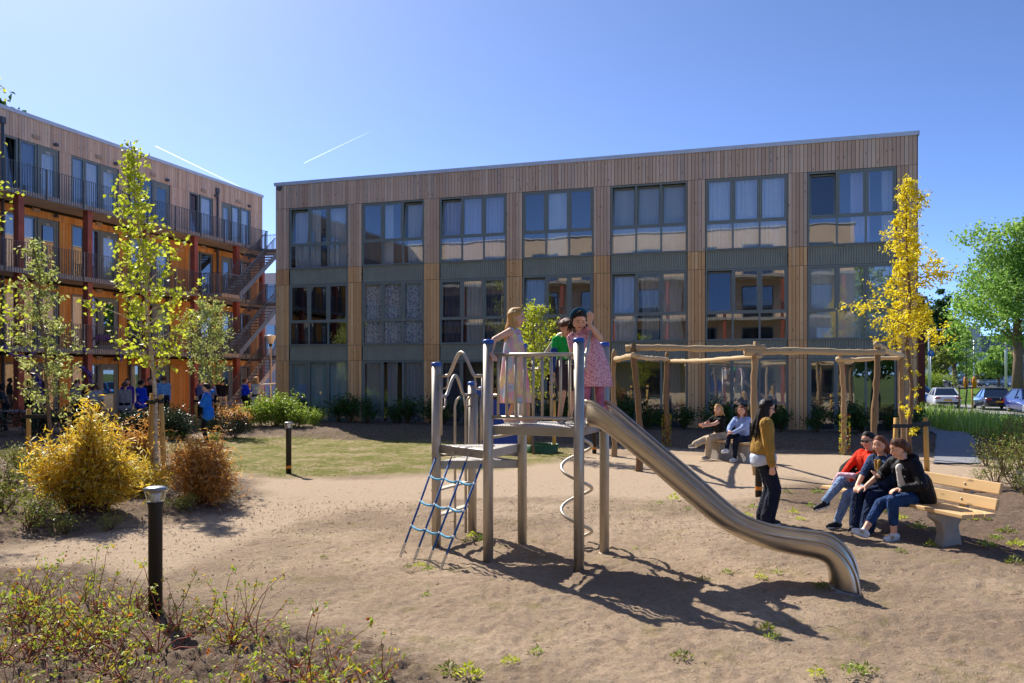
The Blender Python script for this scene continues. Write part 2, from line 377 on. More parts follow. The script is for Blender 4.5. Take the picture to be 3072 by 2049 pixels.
clad={k:MB() for k in('wood_top','wood_orange')}
def lboards(a,b,z0,z1,m):
    n=max(1,round((b-a)/.14)); w=(b-a)/n
    for i in range(n):
        q=clad[m]; q.av=rng.random(); q.box((a+(i+.5)*w,.01-rng.uniform(0,.005),(z0+z1)/2),(w-.012,.024,z1-z0))
mb=MB()
for fi,z in enumerate(FL):
    m='wood_top' if fi==3 else 'wood_orange'; zt=ZL-.003 if fi==3 else z+3-.25
    lboards(SB,LEND,z+2.46,zt,m)
    for a,b in solid: lboards(a+.004,b-.004,z+.02,z+2.452,m)
    mb.bb(SB,LEND,.022,.06,z+2.45,zt+.25 if fi<3 else ZL)
    for a,b in solid: mb.bb(a,b,.023,.06,z,z+2.45)
mb.bb(LEND-.02,LEND+.02,.0,11,-.2,ZL)
mb.build('backing_board',M['wood_dark'],A)
for m,q in clad.items(): tag(q.build('board_cladding',M[m],A,attr=True),kind='stuff')
mb=MB(); mb.bb(SB,LEND+.06,-.06,.25,ZL,ZL+.08); mb.bb(SB,LEND+.06,-.06,-.03,ZL-.08,ZL); mb.bb(LEND+.03,LEND+.06,-.06,11,ZL-.08,ZL+.08); mb.bb(SB,LEND,.25,11,ZL,ZL+.05); mb.build('roof_trim',M['trim'],A)
mb=MB(); mb.bb(-.01+LEND+.02,LEND+.045,.02,11,-.1,ZL-.08); mb.build('end_wall',M['wood_orange'],A)
def lwin(a,b,z0,z1,k,tilt,cu):
    q=MB(); f=.07
    q.bb(a,b,.02,.12,z1-f,z1); q.bb(a,b,.02,.12,z0,z0+f); q.bb(a,a+f,.02,.12,z0+f,z1-f); q.bb(b-f,b,.02,.12,z0+f,z1-f)
    if k=='w':
        wo=q.build('window',M['frame'],A); q=MB(); q.bb(-(b-a)/2+f,(b-a)/2-f,-.006,.006,0,z1-z0-2*f); q.build('pane',M['glass'],wo,loc=((a+b)/2,.07,z0+f),rot=(R(-6) if tilt else 0,0,0))
    else:
        wo=q.build('door',M['frame'],A); d=.13; xa,xb,za,zb=a+f,b-f,z0+f,z1-f
        q=MB(); q.bb(xa,xa+d,.04,.09,za,zb); q.bb(xb-d,xb,.04,.09,za,zb); q.bb(xa+d,xb-d,.04,.09,zb-.2,zb); q.bb(xa+d,xb-d,.04,.09,za,za+.2); q.build('door_leaf',M['door'],wo)
        q=MB(); q.bb(xa+d,xb-d,.06,.072,za+.2,zb-.2); q.build('pane',M['glass'],wo)
        q=MB(); q.tube([(xa+.06,.0,za+1.0),(xa+.06,-.03,za+1.0),(xa+.16,-.03,za+1.0)],.014,6); q.tube([(xa+.06,.03,za+1.15),(xa+.06,-.02,za+1.15)],.022,8); q.build('handle',M['trim'],wo)
    if cu: curtain('curtain',a+.08,b-.08,z0+.1,z1-.1,.17,CU[cu],wo,wl=.17)
    return wo
doors=[]
cyc=['w',None,'w','p',None,'g','w','d']
n_=0
for fi,z in enumerate(FL):
    for ui,u in enumerate(us):
        for k,a,b in u:
            n_+=1; wo=lwin(a,b,z+.1,z+2.45,k,(fi==3 and k=='w' and abs(a-us[ui][0][1])<.01 and ui in(6,9)),cyc[(n_*3+fi)%8] if fi!=0 or k=='w' else None)
            if k=='d': doors.append((fi,ui,(a+b)/2,z+2.28,wo))
# vents, lamps, downpipes
for fi,z in enumerate(FL):
    for ui,u in enumerate(us):
        c=(u[0][1]+u[-1][2])/2; q=MB(); q.box((c+.15,-.03,z+2.72),(.34,.06,.16)); q.box((c+.15,-.065,z+2.72),(.26,.015,.08)); q.build('vent',plain('vent_grille',hexc('b39b84'),.6),A)
        q=MB(); q.lathe([(.07,0),(.1,-.07),(.1,-.12)],(c+1.1,-.08,z+2.72),10); q.build('wall_lamp',M['pipe'],A)
for px in(3,385,649):
    s_=sL(px); q=MB(); q.tube([(s_,-.09,ZL-.5),(s_,-.09,0)],.055,8); q.box((s_,-.08,ZL-.55),(.2,.14,.25)); q.build('downpipe',M['pipe'],A)
# galleries: slab + railing; columns
GE=16.9; GD=-1.5
for z in(3.,6.,9.):
    q=MB(); q.bb(SB,GE,GD,-.01,z-.13,z+.05); sl=q.build('gallery_slab',M['slab'],A)
    r=MB(); zt=z+1.07; x=SB; i=0
    r.bb(SB,GE,GD-.05,GD-.01,zt-.012,zt)
    while x<GE:
        r.bb(x-.006,x+.006,GD-.045,GD-.015,z-.14,zt-.012); x+=.115
        if i%16==0: r.bb(x-.06,x-.02,GD-.06,GD-.012,z-.14,zt-.013)
        i+=1
    r.bb(SB,GE,GD-.046,GD-.014,z-.15,z-.125)
    tag(r.build('railing',M['steel_d'],sl),kind='stuff')
cols=[sL(p,1.3) for p in(57,264,437,583,709)]; cols=[cols[0]-4.05,cols[0]-8.1,cols[0]-12.15,cols[0]-16.2,cols[0]-20.2,cols[0]-24.3,cols[0]-28.4]+cols
for s_ in cols:
    for z in(0.,3.,6.):
        q=MB(); q.bb(s_-.13,s_+.13,-1.42,-1.16,z+.05 if z else 0,z+2.87); q.build('column',M['redcol'],A,bevel=.006)
# stairs: three flights parallel to the gallery in a lane outside it
SL0,SL1=12.9,16.8
for z in(0.,3.,6.):
    q=MB(); n=17
    for i in range(n):
        u=(i+.5)/n; q.bb(SL0+(SL1-SL0)*u-.14,SL0+(SL1-SL0)*u+.13,-2.55,-1.62,z+3*(i+1)/n-.04,z+3*(i+1)/n)
    st=q.build('stair_flight',M['steel_d'],A)
    for y in(-1.6,-2.58):
        q=MB(); q.bar((SL0,y,z+.05),(SL1,y,z+3.02),.03,.26); q.build('stringer',M['slab'] if z==0 else M['steel_d'],st)
        q=MB(); q.bar((SL0,y,z+1.07),(SL1,y,z+4.07),.04,.03); k=0; x=SL0
        while x<SL1:
            zz=z+3*(x-SL0)/(SL1-SL0); q.bb(x-.006,x+.006,y-.015,y+.015,zz-.12,zz+1.06); x+=.105
        tag(q.build('stair_railing',M['steel_d'],st),kind='stuff')
    q=MB(); q.bb(SL1,SL1+1.2,-2.6,-.4,z+2.87,z+3.04); ld=q.build('landing',M['slab'],A)
    q=MB(); q.bb(SL1,SL1+1.2,-2.6,-2.57,z+4.05,z+4.08); q.bb(SL1+1.17,SL1+1.2,-2.57,-.4,z+4.05,z+4.08)
    for i in range(12): q.bb(SL1+i*.1,SL1+i*.1+.012,-2.6,-2.57,z+2.86,z+4.05)
    for i in range(21): q.bb(SL1+1.175,SL1+1.195,-2.5+i*.1,-2.488+i*.1,z+2.86,z+4.05)
    tag(q.build('railing',M['steel_d'],ld),kind='stuff')
    if z>0:
        q=MB(); q.bb(SL0-1.5,SL0,-2.6,-1.5,z-.13,z+.046); ld=q.build('landing',M['slab'],A); q=MB()
        q.bb(SL0-1.5,SL0,-2.63,-2.6,z+1.05,z+1.08); q.bb(SL0-1.53,SL0-1.5,-2.63,-1.5,z+1.05,z+1.08)
        for i in range(14): q.bb(SL0-1.5+i*.11,SL0-1.488+i*.11,-2.625,-2.6,z-.15,z+1.05)
        for i in range(10): q.bb(SL0-1.53,SL0-1.5,-2.6+i*.11,-2.588+i*.11,z-.15,z+1.05)
        tag(q.build('railing',M['steel_d'],ld),kind='stuff')
for x,y in((SL1+1.05,-2.45),(SL1+1.05,-.5)):
    q=MB(); q.bb(x-.12,x+.12,y-.12,y+.12,0,8.86); q.build('column',M['redcol'],A)
def text(name,body,size,mat,parent,loc,rot,ext=.002):
    c=bpy.data.curves.new(name,'FONT'); c.body=body; c.size=size; c.extrude=ext; c.align_x='CENTER'
    t=bpy.data.objects.new(name,c); S.collection.objects.link(t); dg=bpy.context.evaluated_depsgraph_get()
    me=bpy.data.meshes.new_from_object(t.evaluated_get(dg)); bpy.data.objects.remove(t); me.materials.clear(); me.materials.append(mat)
    return obj(name,me,parent,loc,rot)
nums={(2,6):'85',(2,7):'83',(1,7):'63',(0,7):'42',(3,6):'105',(3,7):'103'}
for fi,ui,x,z,wo in doors:
    if (fi,ui) in nums: text('door_number',nums[(fi,ui)],.17,M['white'],wo,(x,.03,z-.11),(R(90),0,0))
# purple garlands and blue ribbons
def garland(label,pts,n):
    q=MB(); P=[Vector(p) for p in pts]
    for i in range(n):
        u=rng.random()*(len(P)-1); k=int(u); p=P[k].lerp(P[k+1],u-k)+Vector(rng.normal(0,.045,3)); q.mi=int(rng.random()<.45)
        d=Vector(rng.normal(0,1,3)).normalized()*.05; e=d.orthogonal().normalized()*.018
        q.add([p-e,p+d,p+e,p-d],[(0,1,2,3)])
    q.mi=0; q.tube(P,.03,6)
    tag(q.build('garland',[plain('violet_foil',hexc('3a2a86'),.3),plain('lilac_foil',hexc('8f84c8'),.3)]),label,'garland')
def Lp(s_,y,z): return L0+E2*s_-E1*y+Vector((0,0,z))
c0,c1=cols[7],cols[8]
garland('violet foil garland hanging beside the red column near the left edge',[Lp(c0+.35,-1.5,2.3),Lp(c0+.7,-1.55,1.7),Lp(c0+.8,-1.55,1.1),Lp(c0+1.1,-1.55,.6)],420)
garland('violet foil garland hooked across the red column behind the white jumper',[Lp(c1-.7,-1.55,2.3),Lp(c1-.1,-1.5,2.05),Lp(c1+.05,-1.5,1.5),Lp(c1+.1,-1.5,1.0)],380)
def ribbon(label,pts):
    q=MB(); P=[Vector(p) for p in pts]
    for a,b in zip(P,P[1:]): q.bar(a,b,.09,.012,up=E1)
    tag(q.build('ribbon',plain('blue_satin',hexc('1c1f8e'),.4)),label,'ribbon','blue satin ribbons on the first gallery')
ribbon('blue ribbon looping below the gallery left of the first red column',[Lp(c0-.9,-1.56,3.1),Lp(c0-.6,-1.58,2.75),Lp(c0+.1,-1.58,2.65),Lp(c0+.5,-1.56,2.85)])
for px,nm in((357,'blue ribbon hanging from the first gallery behind the birch leaves'),(565,'blue ribbon hanging from the first gallery near the small round tree'),(252,'blue ribbon knotted on the first gallery above a violet garland')):
    s_=sL(px,1.55); ribbon(nm,[Lp(s_,-1.56,3.1),Lp(s_+.06,-1.58,2.9),Lp(s_+.12,-1.57,2.55 if px!=252 else 2.85)])
# planter with purple flowers on first gallery
q=MB(); p=Lp(sL(310,1.4),-1.4,3.35); q.box(p,(.6,.25,.2),Matrix.Rotation(RZ2,3,'Z')); q.mi=1
for i in range(120):
    c=p+Vector((0,0,.17))+E2*rng.normal(0,.2)+Vector(rng.normal(0,.07,3)); d=Vector(rng.normal(0,.05,3)); e=d.orthogonal()*.6; q.add([c-d,c+e,c+d,c-e],[(0,1,2,3)])
tag(q.build('planter',[M['black'],plain('purple_petals',hexc('4a2a6a'),.6)]),'dark planter of purple flowers on the first gallery railing','planter')
# ---------------- block across the courtyard, behind the viewer (seen mirrored in the windows) ----------------
O0=F0-E2*34.2
K=empty('opposite_apartment_building',O0,RZ1,'sunlit timber gallery block mirrored in the upper window panes','building')
mb=MB(); mb.bb(-12.3,24,-9,0,-.3,12.6); mb.build('wall',wood('sunlit_larch',[hexc('dcbea0'),hexc('e6ccb0'),hexc('d4b698')],20,False),K)
mb=MB(); mb.bb(-12.4,24.1,-9,.08,12.6,12.68); mb.build('roof_trim',M['trim'],K)
for z in(3.,6.,9.):
    q=MB(); q.bb(-12.3,24,.0,1.5,z-.13,z+.05); sl=q.build('gallery_slab',M['slab'],K); q=MB(); x=-12.3
    q.bb(-12.3,24,1.5,1.53,z+1.03,z+1.07)
    while x<24: q.bb(x-.008,x+.008,1.5,1.53,z-.13,z+1.03); x+=.13
    tag(q.build('railing',M['steel_d'],sl),kind='stuff')
for i in range(9):
    for z in FL:
        q=MB(); q.bb(-11.6+i*4,-9.4+i*4,-.02,.03,z+.1,z+2.4); wn=q.build('window',M['frame'],K); q=MB(); q.bb(-11.5+i*4,-9.5+i*4,.035,.045,z+.2,z+2.3); q.build('pane',M['glass_dark'],wn)
    q=MB(); q.bb(-8.9+i*4,-8.65+i*4,1.2,1.45,0,8.8); q.build('column',M['redcol'],K)
# ================= ground =================
def nz(x,y,seed,scale,oct=4):
    """cheap value noise on numpy arrays"""
    out=np.zeros_like(x); amp=1.; tot=0.; r=np.random.default_rng(seed); T=r.random((256,256))
    for o in range(oct):
        u=x*scale+o*17.3; v=y*scale+o*9.1; i=np.floor(u).astype(int); j=np.floor(v).astype(int); fu=u-i; fv=v-j; fu=fu*fu*(3-2*fu); fv=fv*fv*(3-2*fv)
        a=T[i%256,j%256]; b=T[(i+1)%256,j%256]; c=T[i%256,(j+1)%256]; d=T[(i+1)%256,(j+1)%256]
        out+=amp*((a*(1-fu)+b*fu)*(1-fv)+(c*(1-fu)+d*fu)*fv); tot+=amp; amp*=.5; scale*=2.03
    return out/tot
def sdpoly(x,y,poly):
    """signed distance, positive inside"""
    d=np.full(x.shape,1e9); ins=np.zeros(x.shape,bool); n=len(poly)
    for i in range(n):
        ax,ay=poly[i]; bx,by=poly[(i+1)%n]; ex,ey=bx-ax,by-ay; t=np.clip(((x-ax)*ex+(y-ay)*ey)/(ex*ex+ey*ey+1e-12),0,1)
        d=np.minimum(d,np.hypot(x-ax-t*ex,y-ay-t*ey)); c=((ay>y)!=(by>y))&(x<(bx-ax)*(y-ay)/(by-ay+1e-12)+ax); ins^=c
    return np.where(ins,d,-d)
def P2(*pp): return [tuple(G(a,b)[:2]) for a,b in pp]
LAWN=P2((480,1335),(560,1405),(700,1418),(860,1428),(1100,1428),(1300,1418),(1480,1405),(1640,1385),(1720,1366),(1690,1345),(1500,1322),(1300,1312),(1000,1308),(720,1312),(560,1318))
PATH=P2((-900,1760),(0,1850),(300,1790),(700,1640),(1000,1530),(1350,1495),(1800,1490),(2200,1500),(2500,1470),(2760,1450),(3000,1440),(3300,1440),(3300,1352),(2900,1345),(2500,1362),(2000,1366),(1760,1366),(1660,1390),(1480,1412),(1300,1426),(1100,1437),(860,1438),(740,1440),(700,1500),(560,1560),(300,1600),(0,1650),(-900,1700))
BED_L=P2((-1200,1640),(0,1640),(250,1595),(480,1560),(650,1540),(770,1480),(745,1440),(660,1422),(560,1412),(470,1340),(520,1300),(-1500,1290))
BED_F=P2((-900,3200),(-900,1900),(0,1700),(250,1690),(500,1780),(700,1840),(1000,1890),(1250,1980),(1500,2200),(1700,3000))
BED_R=P2((2300,1500),(2420,1440),(2600,1480),(2760,1470),(3000,1455),(3500,1450),(3800,1800),(3072,1720),(2900,1668),(2760,1640),(2600,1560),(2420,1530))
def front(x,y):
    """distance in front of right block's facade, and position along it"""
    dx=x-F0.x; dy=y-F0.y; return -(dx*E2.x+dy*E2.y), dx*E1.x+dy*E1.y
def zones(x,y):
    w=(nz(x,y,3,.8,4)-.5)*.9*np.clip(y/12,.4,1.6)
    n,t=front(x,y)
    z={}
    z['lawn']=sdpoly(x,y,LAWN)+w*.8
    z['path']=sdpoly(x,y,PATH)+w*.7
    bank=np.minimum(np.minimum(n,5.6-n),np.minimum(t+3.5,25-t))
    z['mulch']=np.maximum.reduce([sdpoly(x,y,BED_L),sdpoly(x,y,BED_F),bank])+w*.7
    z['soil']=sdpoly(x,y,BED_R)+w
    z['verge']=np.minimum(t-24.2+0*n,np.minimum(60,y-18.5-.12*(x-10)))+w
    return z
def hz(x,y):
    x=np.asarray(x,float); y=np.asarray(y,float); n,t=front(x,y)
    bank=smooth(5.8,3.6,n)*smooth(-.5,.4,n+.5)*smooth(-4,-1.5,t)*smooth(26,24,t)*.2
    bedl=smooth(-.1,.8,sdpoly(x,y,BED_L))*.1; bedf=smooth(-.2,.8,sdpoly(x,y,BED_F))*.06
    dn=-.52*smooth(22,38,y)*smooth(23.5,29,t); up=.85*smooth(66,76,y)*smooth(23.5,29,t)
    return bank+bedl+bedf+dn+up
def hgt(x,y): return float(hz(np.array([x]),np.array([y]))[0])
# camera-fan grid: rows by depth, columns by angle, so near ground is fine
nr,nc=620,640
d=np.concatenate([np.geomspace(2.6,60,nr-40),np.geomspace(61,140,40)]); a=np.linspace(-1.25,1.25,nc)
a=np.sign(a)*(np.abs(a)**1.25)*1.02
DD,AA=np.meshgrid(d,a,indexing='ij'); X=DD*AA; Y=DD.copy(); zn=zones(X,Y)
H=hz(X,Y); sandy=smooth(.4,-.4,zn['lawn'])
rough_=np.where(zn['mulch']>0,2.1,np.where(zn['path']>0,.35,1.))*smooth(60,25,Y)
clod=nz(X,Y,11,5.,3)-.5; foot=nz(X,Y,12,2.6,2)-.5; fine=nz(X,Y,13,17.,3)-.5
H=H+rough_*(.07*clod*np.abs(clod)*2+.022*foot+.04*fine)+.05*(nz(X,Y,14,.35,2)-.5)
fr=np.random.default_rng(91)
def dent(cx,cy,ang,lx,ly,dep,rim=.35):
    i0=max(0,np.searchsorted(d,cy-max(lx,ly)*3)); i1=min(nr,np.searchsorted(d,cy+max(lx,ly)*3)+1); dx=X[i0:i1]-cx; dy=Y[i0:i1]-cy; c_,s_=math.cos(ang),math.sin(ang)
    q2=((dx*c_+dy*s_)/lx)**2+((-dx*s_+dy*c_)/ly)**2; H[i0:i1]+=dep*(-np.exp(-q2*1.4)+rim*np.exp(-(np.sqrt(q2)-1.35)**2*6))
for k in range(420):
    cy=math.sqrt(fr.uniform(25,196)); cx=fr.uniform(-.35,.66)*cy
    dent(cx,cy,fr.uniform(0,3.14),fr.uniform(.1,.15),fr.uniform(.045,.065),fr.uniform(.008,.02))
dent(3.35,7.35,-.4,.5,.38,.06,.25); dent(.35,9.0,0,.7,.6,.03,.1); dent(-1.0,8.4,.6,.5,.3,.03,.2)
V=np.stack([X,Y,H],-1).reshape(-1,3)
I=np.arange(nr*nc).reshape(nr,nc); Q=np.stack([I[:-1,:-1],I[:-1,1:],I[1:,1:],I[1:,:-1]],-1).reshape(-1,4)
def ctr(A_): return (A_[:-1,:-1]+A_[1:,1:])/2
zc={k:ctr(v).ravel() for k,v in zn.items()}
own=np.zeros(len(Q),int)            # 0 ground 1 path 2 lawn 3 mulch 4 verge
own[zc['path']>0]=1; own[zc['lawn']>0]=2; own[zc['mulch']>0]=3; own[zc['verge']>0]=4
s=NM('earth'); co=s.coord(); n1=s.noise(co,1.1,6,.65); n2=s.noise(co,14,6,.7); n3=s.noise(co,90,4,.7); n4=s.noise(co,.35,3)
sand=s.ramp(s.math('ADD',s.math('MULTIPLY',n1,.5),s.math('MULTIPLY',n2,.5)),[(.3,hexc('988470')),(.5,hexc('bca48b')),(.68,hexc('d4bea4'))])
sand=s.mix(s.math('MULTIPLY',s.ramp(n4,[(.42,(0,0,0)),(.58,(1,1,1))]),.75),sand,hexc('94806c'))
thin=s.ramp(s.noise(co,2.2,5,.75),[(.54,(0,0,0)),(.66,(1,1,1))]); sand=s.mix(s.math('MULTIPLY',thin,.6),sand,hexc('8a7f4c'))
speck=s.ramp(s.noise(co,38,5,.75),[(.53,(0,0,0)),(.63,(1,1,1))]); sand=s.mix(s.math('MULTIPLY',speck,.55),sand,hexc('76604c'))
pale=s.ramp(s.noise(co,27,4,.7),[(.58,(0,0,0)),(.68,(1,1,1))]); sand=s.mix(s.math('MULTIPLY',pale,.4),sand,hexc('d6c2ac'))
path=s.ramp(s.math('ADD',s.math('MULTIPLY',n2,.4),s.math('MULTIPLY',n3,.6)),[(.3,hexc('a68f76')),(.5,hexc('c4ad93')),(.7,hexc('d8c4ac'))])
lawn=s.ramp(s.math('ADD',s.math('MULTIPLY',n1,.55),s.math('MULTIPLY',s.noise(co,6,5,.7),.45)),[(.39,hexc('6f7036')),(.485,hexc('838048')),(.54,hexc('a09068')),(.61,hexc('b09c80'))])
mul=s.ramp(s.math('ADD',s.math('MULTIPLY',n2,.5),s.math('MULTIPLY',n3,.5)),[(.32,hexc('443830')),(.5,hexc('7c6958')),(.66,hexc('b8a490'))])
soil=s.ramp(s.math('ADD',s.math('MULTIPLY',n2,.6),s.math('MULTIPLY',n3,.4)),[(.32,hexc('5c4a3c')),(.5,hexc('7f6b5a')),(.68,hexc('9a8672'))])
ver=s.ramp(n1,[(.35,hexc('3f5a1c')),(.65,hexc('6a8230'))])
col=sand
for k,c in(('path',path),('lawn',lawn),('soil',soil),('mulch',mul),('verge',ver)): col=s.mix(s.attr('z_'+k),col,c)
s.set(col,.95,0,.1); s.bump(s.math('ADD',s.math('MULTIPLY',n2,.7),s.math('MULTIPLY',n3,.5)),1.,.05)
EARTH=s.m
softw={'path':.25,'lawn':.5,'mulch':.3,'soil':.5,'verge':.3}
for k,nm in enumerate(['ground','gravel_path','lawn','mulch_bed','verge']):
    sel=Q[own==k]; u,inv=np.unique(sel,return_inverse=True); me=npmesh(nm,V[u],inv.reshape(-1,4),EARTH,smooth=True)
    for z_ in zn:
        at_=me.attributes.new('z_'+z_,'FLOAT','POINT'); at_.data.foreach_set('value',smooth(-softw[z_],softw[z_],zn[z_].ravel()[u]).astype(np.float32))
    tag(obj(nm,me),kind='structure')
mb=MB(); mb.bb(-4000,4000,-2000,9000,-3,-1.05); tag(mb.build('terrain',plain('far_grass',hexc('5d7030'),.9,0,.3,.02)),kind='structure')
# asphalt side path, car park street
def sheet(name,poly,mat,dz=.02,kind='structure',sub=.5):
    xs=[p[0] for p in poly]; ys=[p[1] for p in poly]; gx=np.arange(min(xs),max(xs)+sub,sub); gy=np.arange(min(ys),max(ys)+sub,sub)
    XX,YY=np.meshgrid(gx,gy,indexing='ij'); sd=sdpoly(XX,YY,poly); ZZ=hz(XX,YY)+dz+.03; I=np.arange(XX.size).reshape(XX.shape)
    q=np.stack([I[:-1,:-1],I[1:,:-1],I[1:,1:],I[:-1,1:]],-1).reshape(-1,4); k=((sd[:-1,:-1]+sd[1:,1:]).ravel()/2>0); q=q[k]; u,inv=np.unique(q,return_inverse=True)
    return tag(obj(name,npmesh(name,np.stack([XX,YY,ZZ],-1).reshape(-1,3)[u],inv.reshape(-1,4),mat,smooth=True)),kind=kind)
asph=plain('asphalt',hexc('6d6e74'),.9,0,.15,3,.3,120)
sheet('side_path',[tuple(p) for p in P2((2800,1395),(2940,1395),(2925,1345),(2890,1310),(2800,1275),(2760,1262),(2755,1290),(2810,1330))],plain('grey_paving',hexc('85858a'),.9,0,.12,6,.2,90),.015,sub=.06)
mb=MB(); mb.add([(15,44,-.43),(75,36,-.43),(90,64,-.43),(22,66,-.43)],[(0,1,2,3)]); tag(mb.build('street',plain('street_asphalt',hexc('8f8c8a'),.9,0,.15,2,.2)),kind='structure')
mb=MB(); mb.add([(20,100,.42),(140,88,.42),(140,112,.42),(20,124,.42)],[(0,1,2,3)]); tag(mb.build('road',asph),kind='structure')
q=MB(); q.bar((18,40.9,-.45),(60,32,-.45),.5,.12); tag(q.build('kerb',M['plinth']),kind='structure')
# loose bits: clods, pebbles and twigs on the sand
def scatter(n,x0,x1,y0,y1,ok):
    x=rng.uniform(x0,x1,n*3); y=np.sqrt(rng.uniform(y0*y0,y1*y1,n*3)); k=ok(x,y); return x[k][:n],y[k][:n]
x,y=scatter(9000,-9,9,3.5,13,lambda x,y:(np.abs(x)<.68*y+.3)); z=hz(x,y)+.004; r=rng.uniform(.002,.009,len(x))*np.clip(y/7,.7,1.5)
o=np.array([[1,0,0],[0,1,0],[-1,0,0],[0,-1,0],[0,0,.7],[0,0,-.7]]); sc=rng.uniform(.6,1.5,(len(x),1,3)); th=rng.uniform(0,6.28,len(x)); V=o[None]*sc*r[:,None,None]
c_,s_=np.cos(th)[:,None],np.sin(th)[:,None]; V=np.stack([V[...,0]*c_-V[...,1]*s_,V[...,0]*s_+V[...,1]*c_,V[...,2]],-1)+np.stack([x,y,z],-1)[:,None]
T=np.array([[0,1,4],[1,2,4],[2,3,4],[3,0,4],[1,0,5],[2,1,5],[3,2,5],[0,3,5]]); Q3=(np.arange(len(x))[:,None,None]*6+T[None]).reshape(-1,3)
s=NM('clods'); s.set(s.ramp(s.attr(),[(0,hexc('9a8471')),(.5,hexc('bca28a')),(.9,hexc('d0b9a2')),(1,hexc('e0d4c4'))]),.95,0,.1)
tag(obj('pebbles',npmesh('pebbles',V.reshape(-1,3),Q3,s.m,np.repeat(rng.random(len(x)),8))),'small clods and pebbles lying on the sandy ground','pebbles',kind='stuff')
mb=MB()
for i in range(420):
    yy=math.sqrt(rng.uniform(16,225)); xx=rng.uniform(-.66,.66)*yy; a=rng.uniform(0,6.28); l=rng.uniform(.02,.09); p=Vector((xx,yy,hgt(xx,yy)+.008)); q=p+Vector((math.cos(a)*l,math.sin(a)*l,rng.uniform(0,.02))); mb.tube([p,p.lerp(q,.5)+Vector((0,0,.006)),q],.0022,4)
tag(mb.build('twigs',plain('dry_twig',hexc('6b5138'),.9)),'dry twigs scattered over sand and beds','twigs',kind='stuff')
# ================= play tower with slide =================
def steel(name,c,rough,brush=60.,var=.25,metal=1.):
    s=NM(name); co=s.coord((1,1,1)); f=s.noise(s.coord((brush,brush,2.)),1.,4); g=s.noise(co,3.,4)
    s.set(s.ramp(g,[(.3,tuple(x*(1-var) for x in c)),(.7,c)]),s.ramp(g,[(.3,(rough*.8,)*3),(.7,(rough*1.3,)*3)]),metal,.5); s.bump(f,.08,.002); return s.m
ST=steel('brushed_stainless',hexc('c9c0b2'),.5,metal=.8); ST2=steel('slide_stainless',hexc('cdc4b6'),.33,40.,.15); DK=steel('deck_steel',hexc('b8b4ae'),.45,25.,metal=.85)
BLUE=plain('blue_cap_plastic',hexc('1f55b0'),.4,0,.05); ROPE=plain('blue_rope',hexc('1d5a9e'),.7,0,.25,60,.4,120); ROPE2=plain('light_blue_rope',hexc('4aa0cc'),.7,0,.2,60,.4,120)
BLP=plain('blue_panel_plastic',hexc('1a44a0'),.45,0,.06,2)
pA,pB,pC,pD=[Vector(p) for p in((-.252,8.75,0),(.676,8.35,0),(1.03,9.22,0),(.12,9.66,0))]
pE,pF=Vector((-.871,9.52,0)),Vector((-.4985,10.39,0))
def up(p,z): return Vector((p.x,p.y,z))
T=empty('play_tower',(pA+pC)/2,0,'stainless steel play tower with slide, rope net and two stepped decks','play equipment'); TO=Vector(T.location)
def tb(mb_,name,mat,**k):
    o=mb_.build(name,mat,T,**k); o.location=o.location-TO; return o
for p,h in((pA,2.33),(pB,2.33),(pC,2.32),(pD,2.32),(pE,2.1),(pF,1.87)):
    q=MB(); q.lathe([(.054,-.12),(.054,h)],p,20); q.lathe([(.058,-.05),(.058,.012)],p,20); po=tb(q,'post',ST)
    q=MB(); q.lathe([(.058,h-.012),(.060,h+.012),(.054,h+.03),(.03,h+.037)],p,20); c=q.build('cap',BLUE,po)
def poly_deck(name,pts,z,t=.1,inset=.05):
    c=sum(pts,Vector())/len(pts); q=MB(); P=[p+(c-p).normalized()*inset for p in pts]; n=len(P)
    a=[up(p,z-t) for p in P]; b=[up(p,z-.004) for p in P]; q.add(a+b,[tuple(range(n-1,-1,-1)),tuple(range(n,2*n))]+[(i,(i+1)%n,(i+1)%n+n,i+n) for i in range(n)])
    d_=tb(q,name,DK,bevel=.006); q=MB()
    # raised non-slip dots on the plate
    e=(P[1]-P[0]); f=(P[-1]-P[0]); m=16
    for i in range(1,m):
        for j in range(1,m):
            u,v=i/m,j/m
            if n==3 and u+v>.96: continue
            w=P[0]+e*u+f*v; q.lathe([(.012,z-.006),(.009,z)],(w.x,w.y,0),6,False,True)
    tag(q.build('tread_dots',DK,d_),kind='stuff'); return d_
poly_deck('upper_deck',[pA,pB,pC,pD],1.46); poly_deck('middle_deck',[pE,pA,pD],1.19); poly_deck('lower_deck',[pE,pD,pF],1.0)
def rail(pts,r=.019,name='rail',n=10): q=MB(); q.tube(pts,r,n); return tb(q,name,ST)
def lerpz(p,q,u,z): w=p.lerp(q,u); return up(w,z)
# barrier A-B with nine bars
r_=rail([lerpz(pA,pB,.05,2.2),lerpz(pA,pB,.95,2.2)],.022); rail([lerpz(pA,pB,.05,1.545),lerpz(pA,pB,.95,1.545)],.019)
for i in range(9):
    u=.115+i*.0985; rail([lerpz(pA,pB,u,1.55),lerpz(pA,pB,u,2.19)],.0155,'bar',8)
def hump(p,q,z,h,drop=.14,r=.019):
    P=[lerpz(p,q,.05,z),lerpz(p,q,.24,z)]
    for i in range(1,20):
        u=i/20; P.append(lerpz(p,q,.24+.52*u,z+h*(.5-.5*math.cos(2*math.pi*u))**.8))
    P+= [lerpz(p,q,.76,z),lerpz(p,q,.95,z)]; rail(P,r,'arched_rail')
    for u0,u1 in((.05,.24),(.95,.76)):
        rail([lerpz(p,q,u0,z-drop),lerpz(p,q,u0+(u1-u0)*.8,z-drop),lerpz(p,q,u1-(u1-u0)*.05,z-drop+.03),lerpz(p,q,u1,z-.01)],.012,'rail_bracket',8)
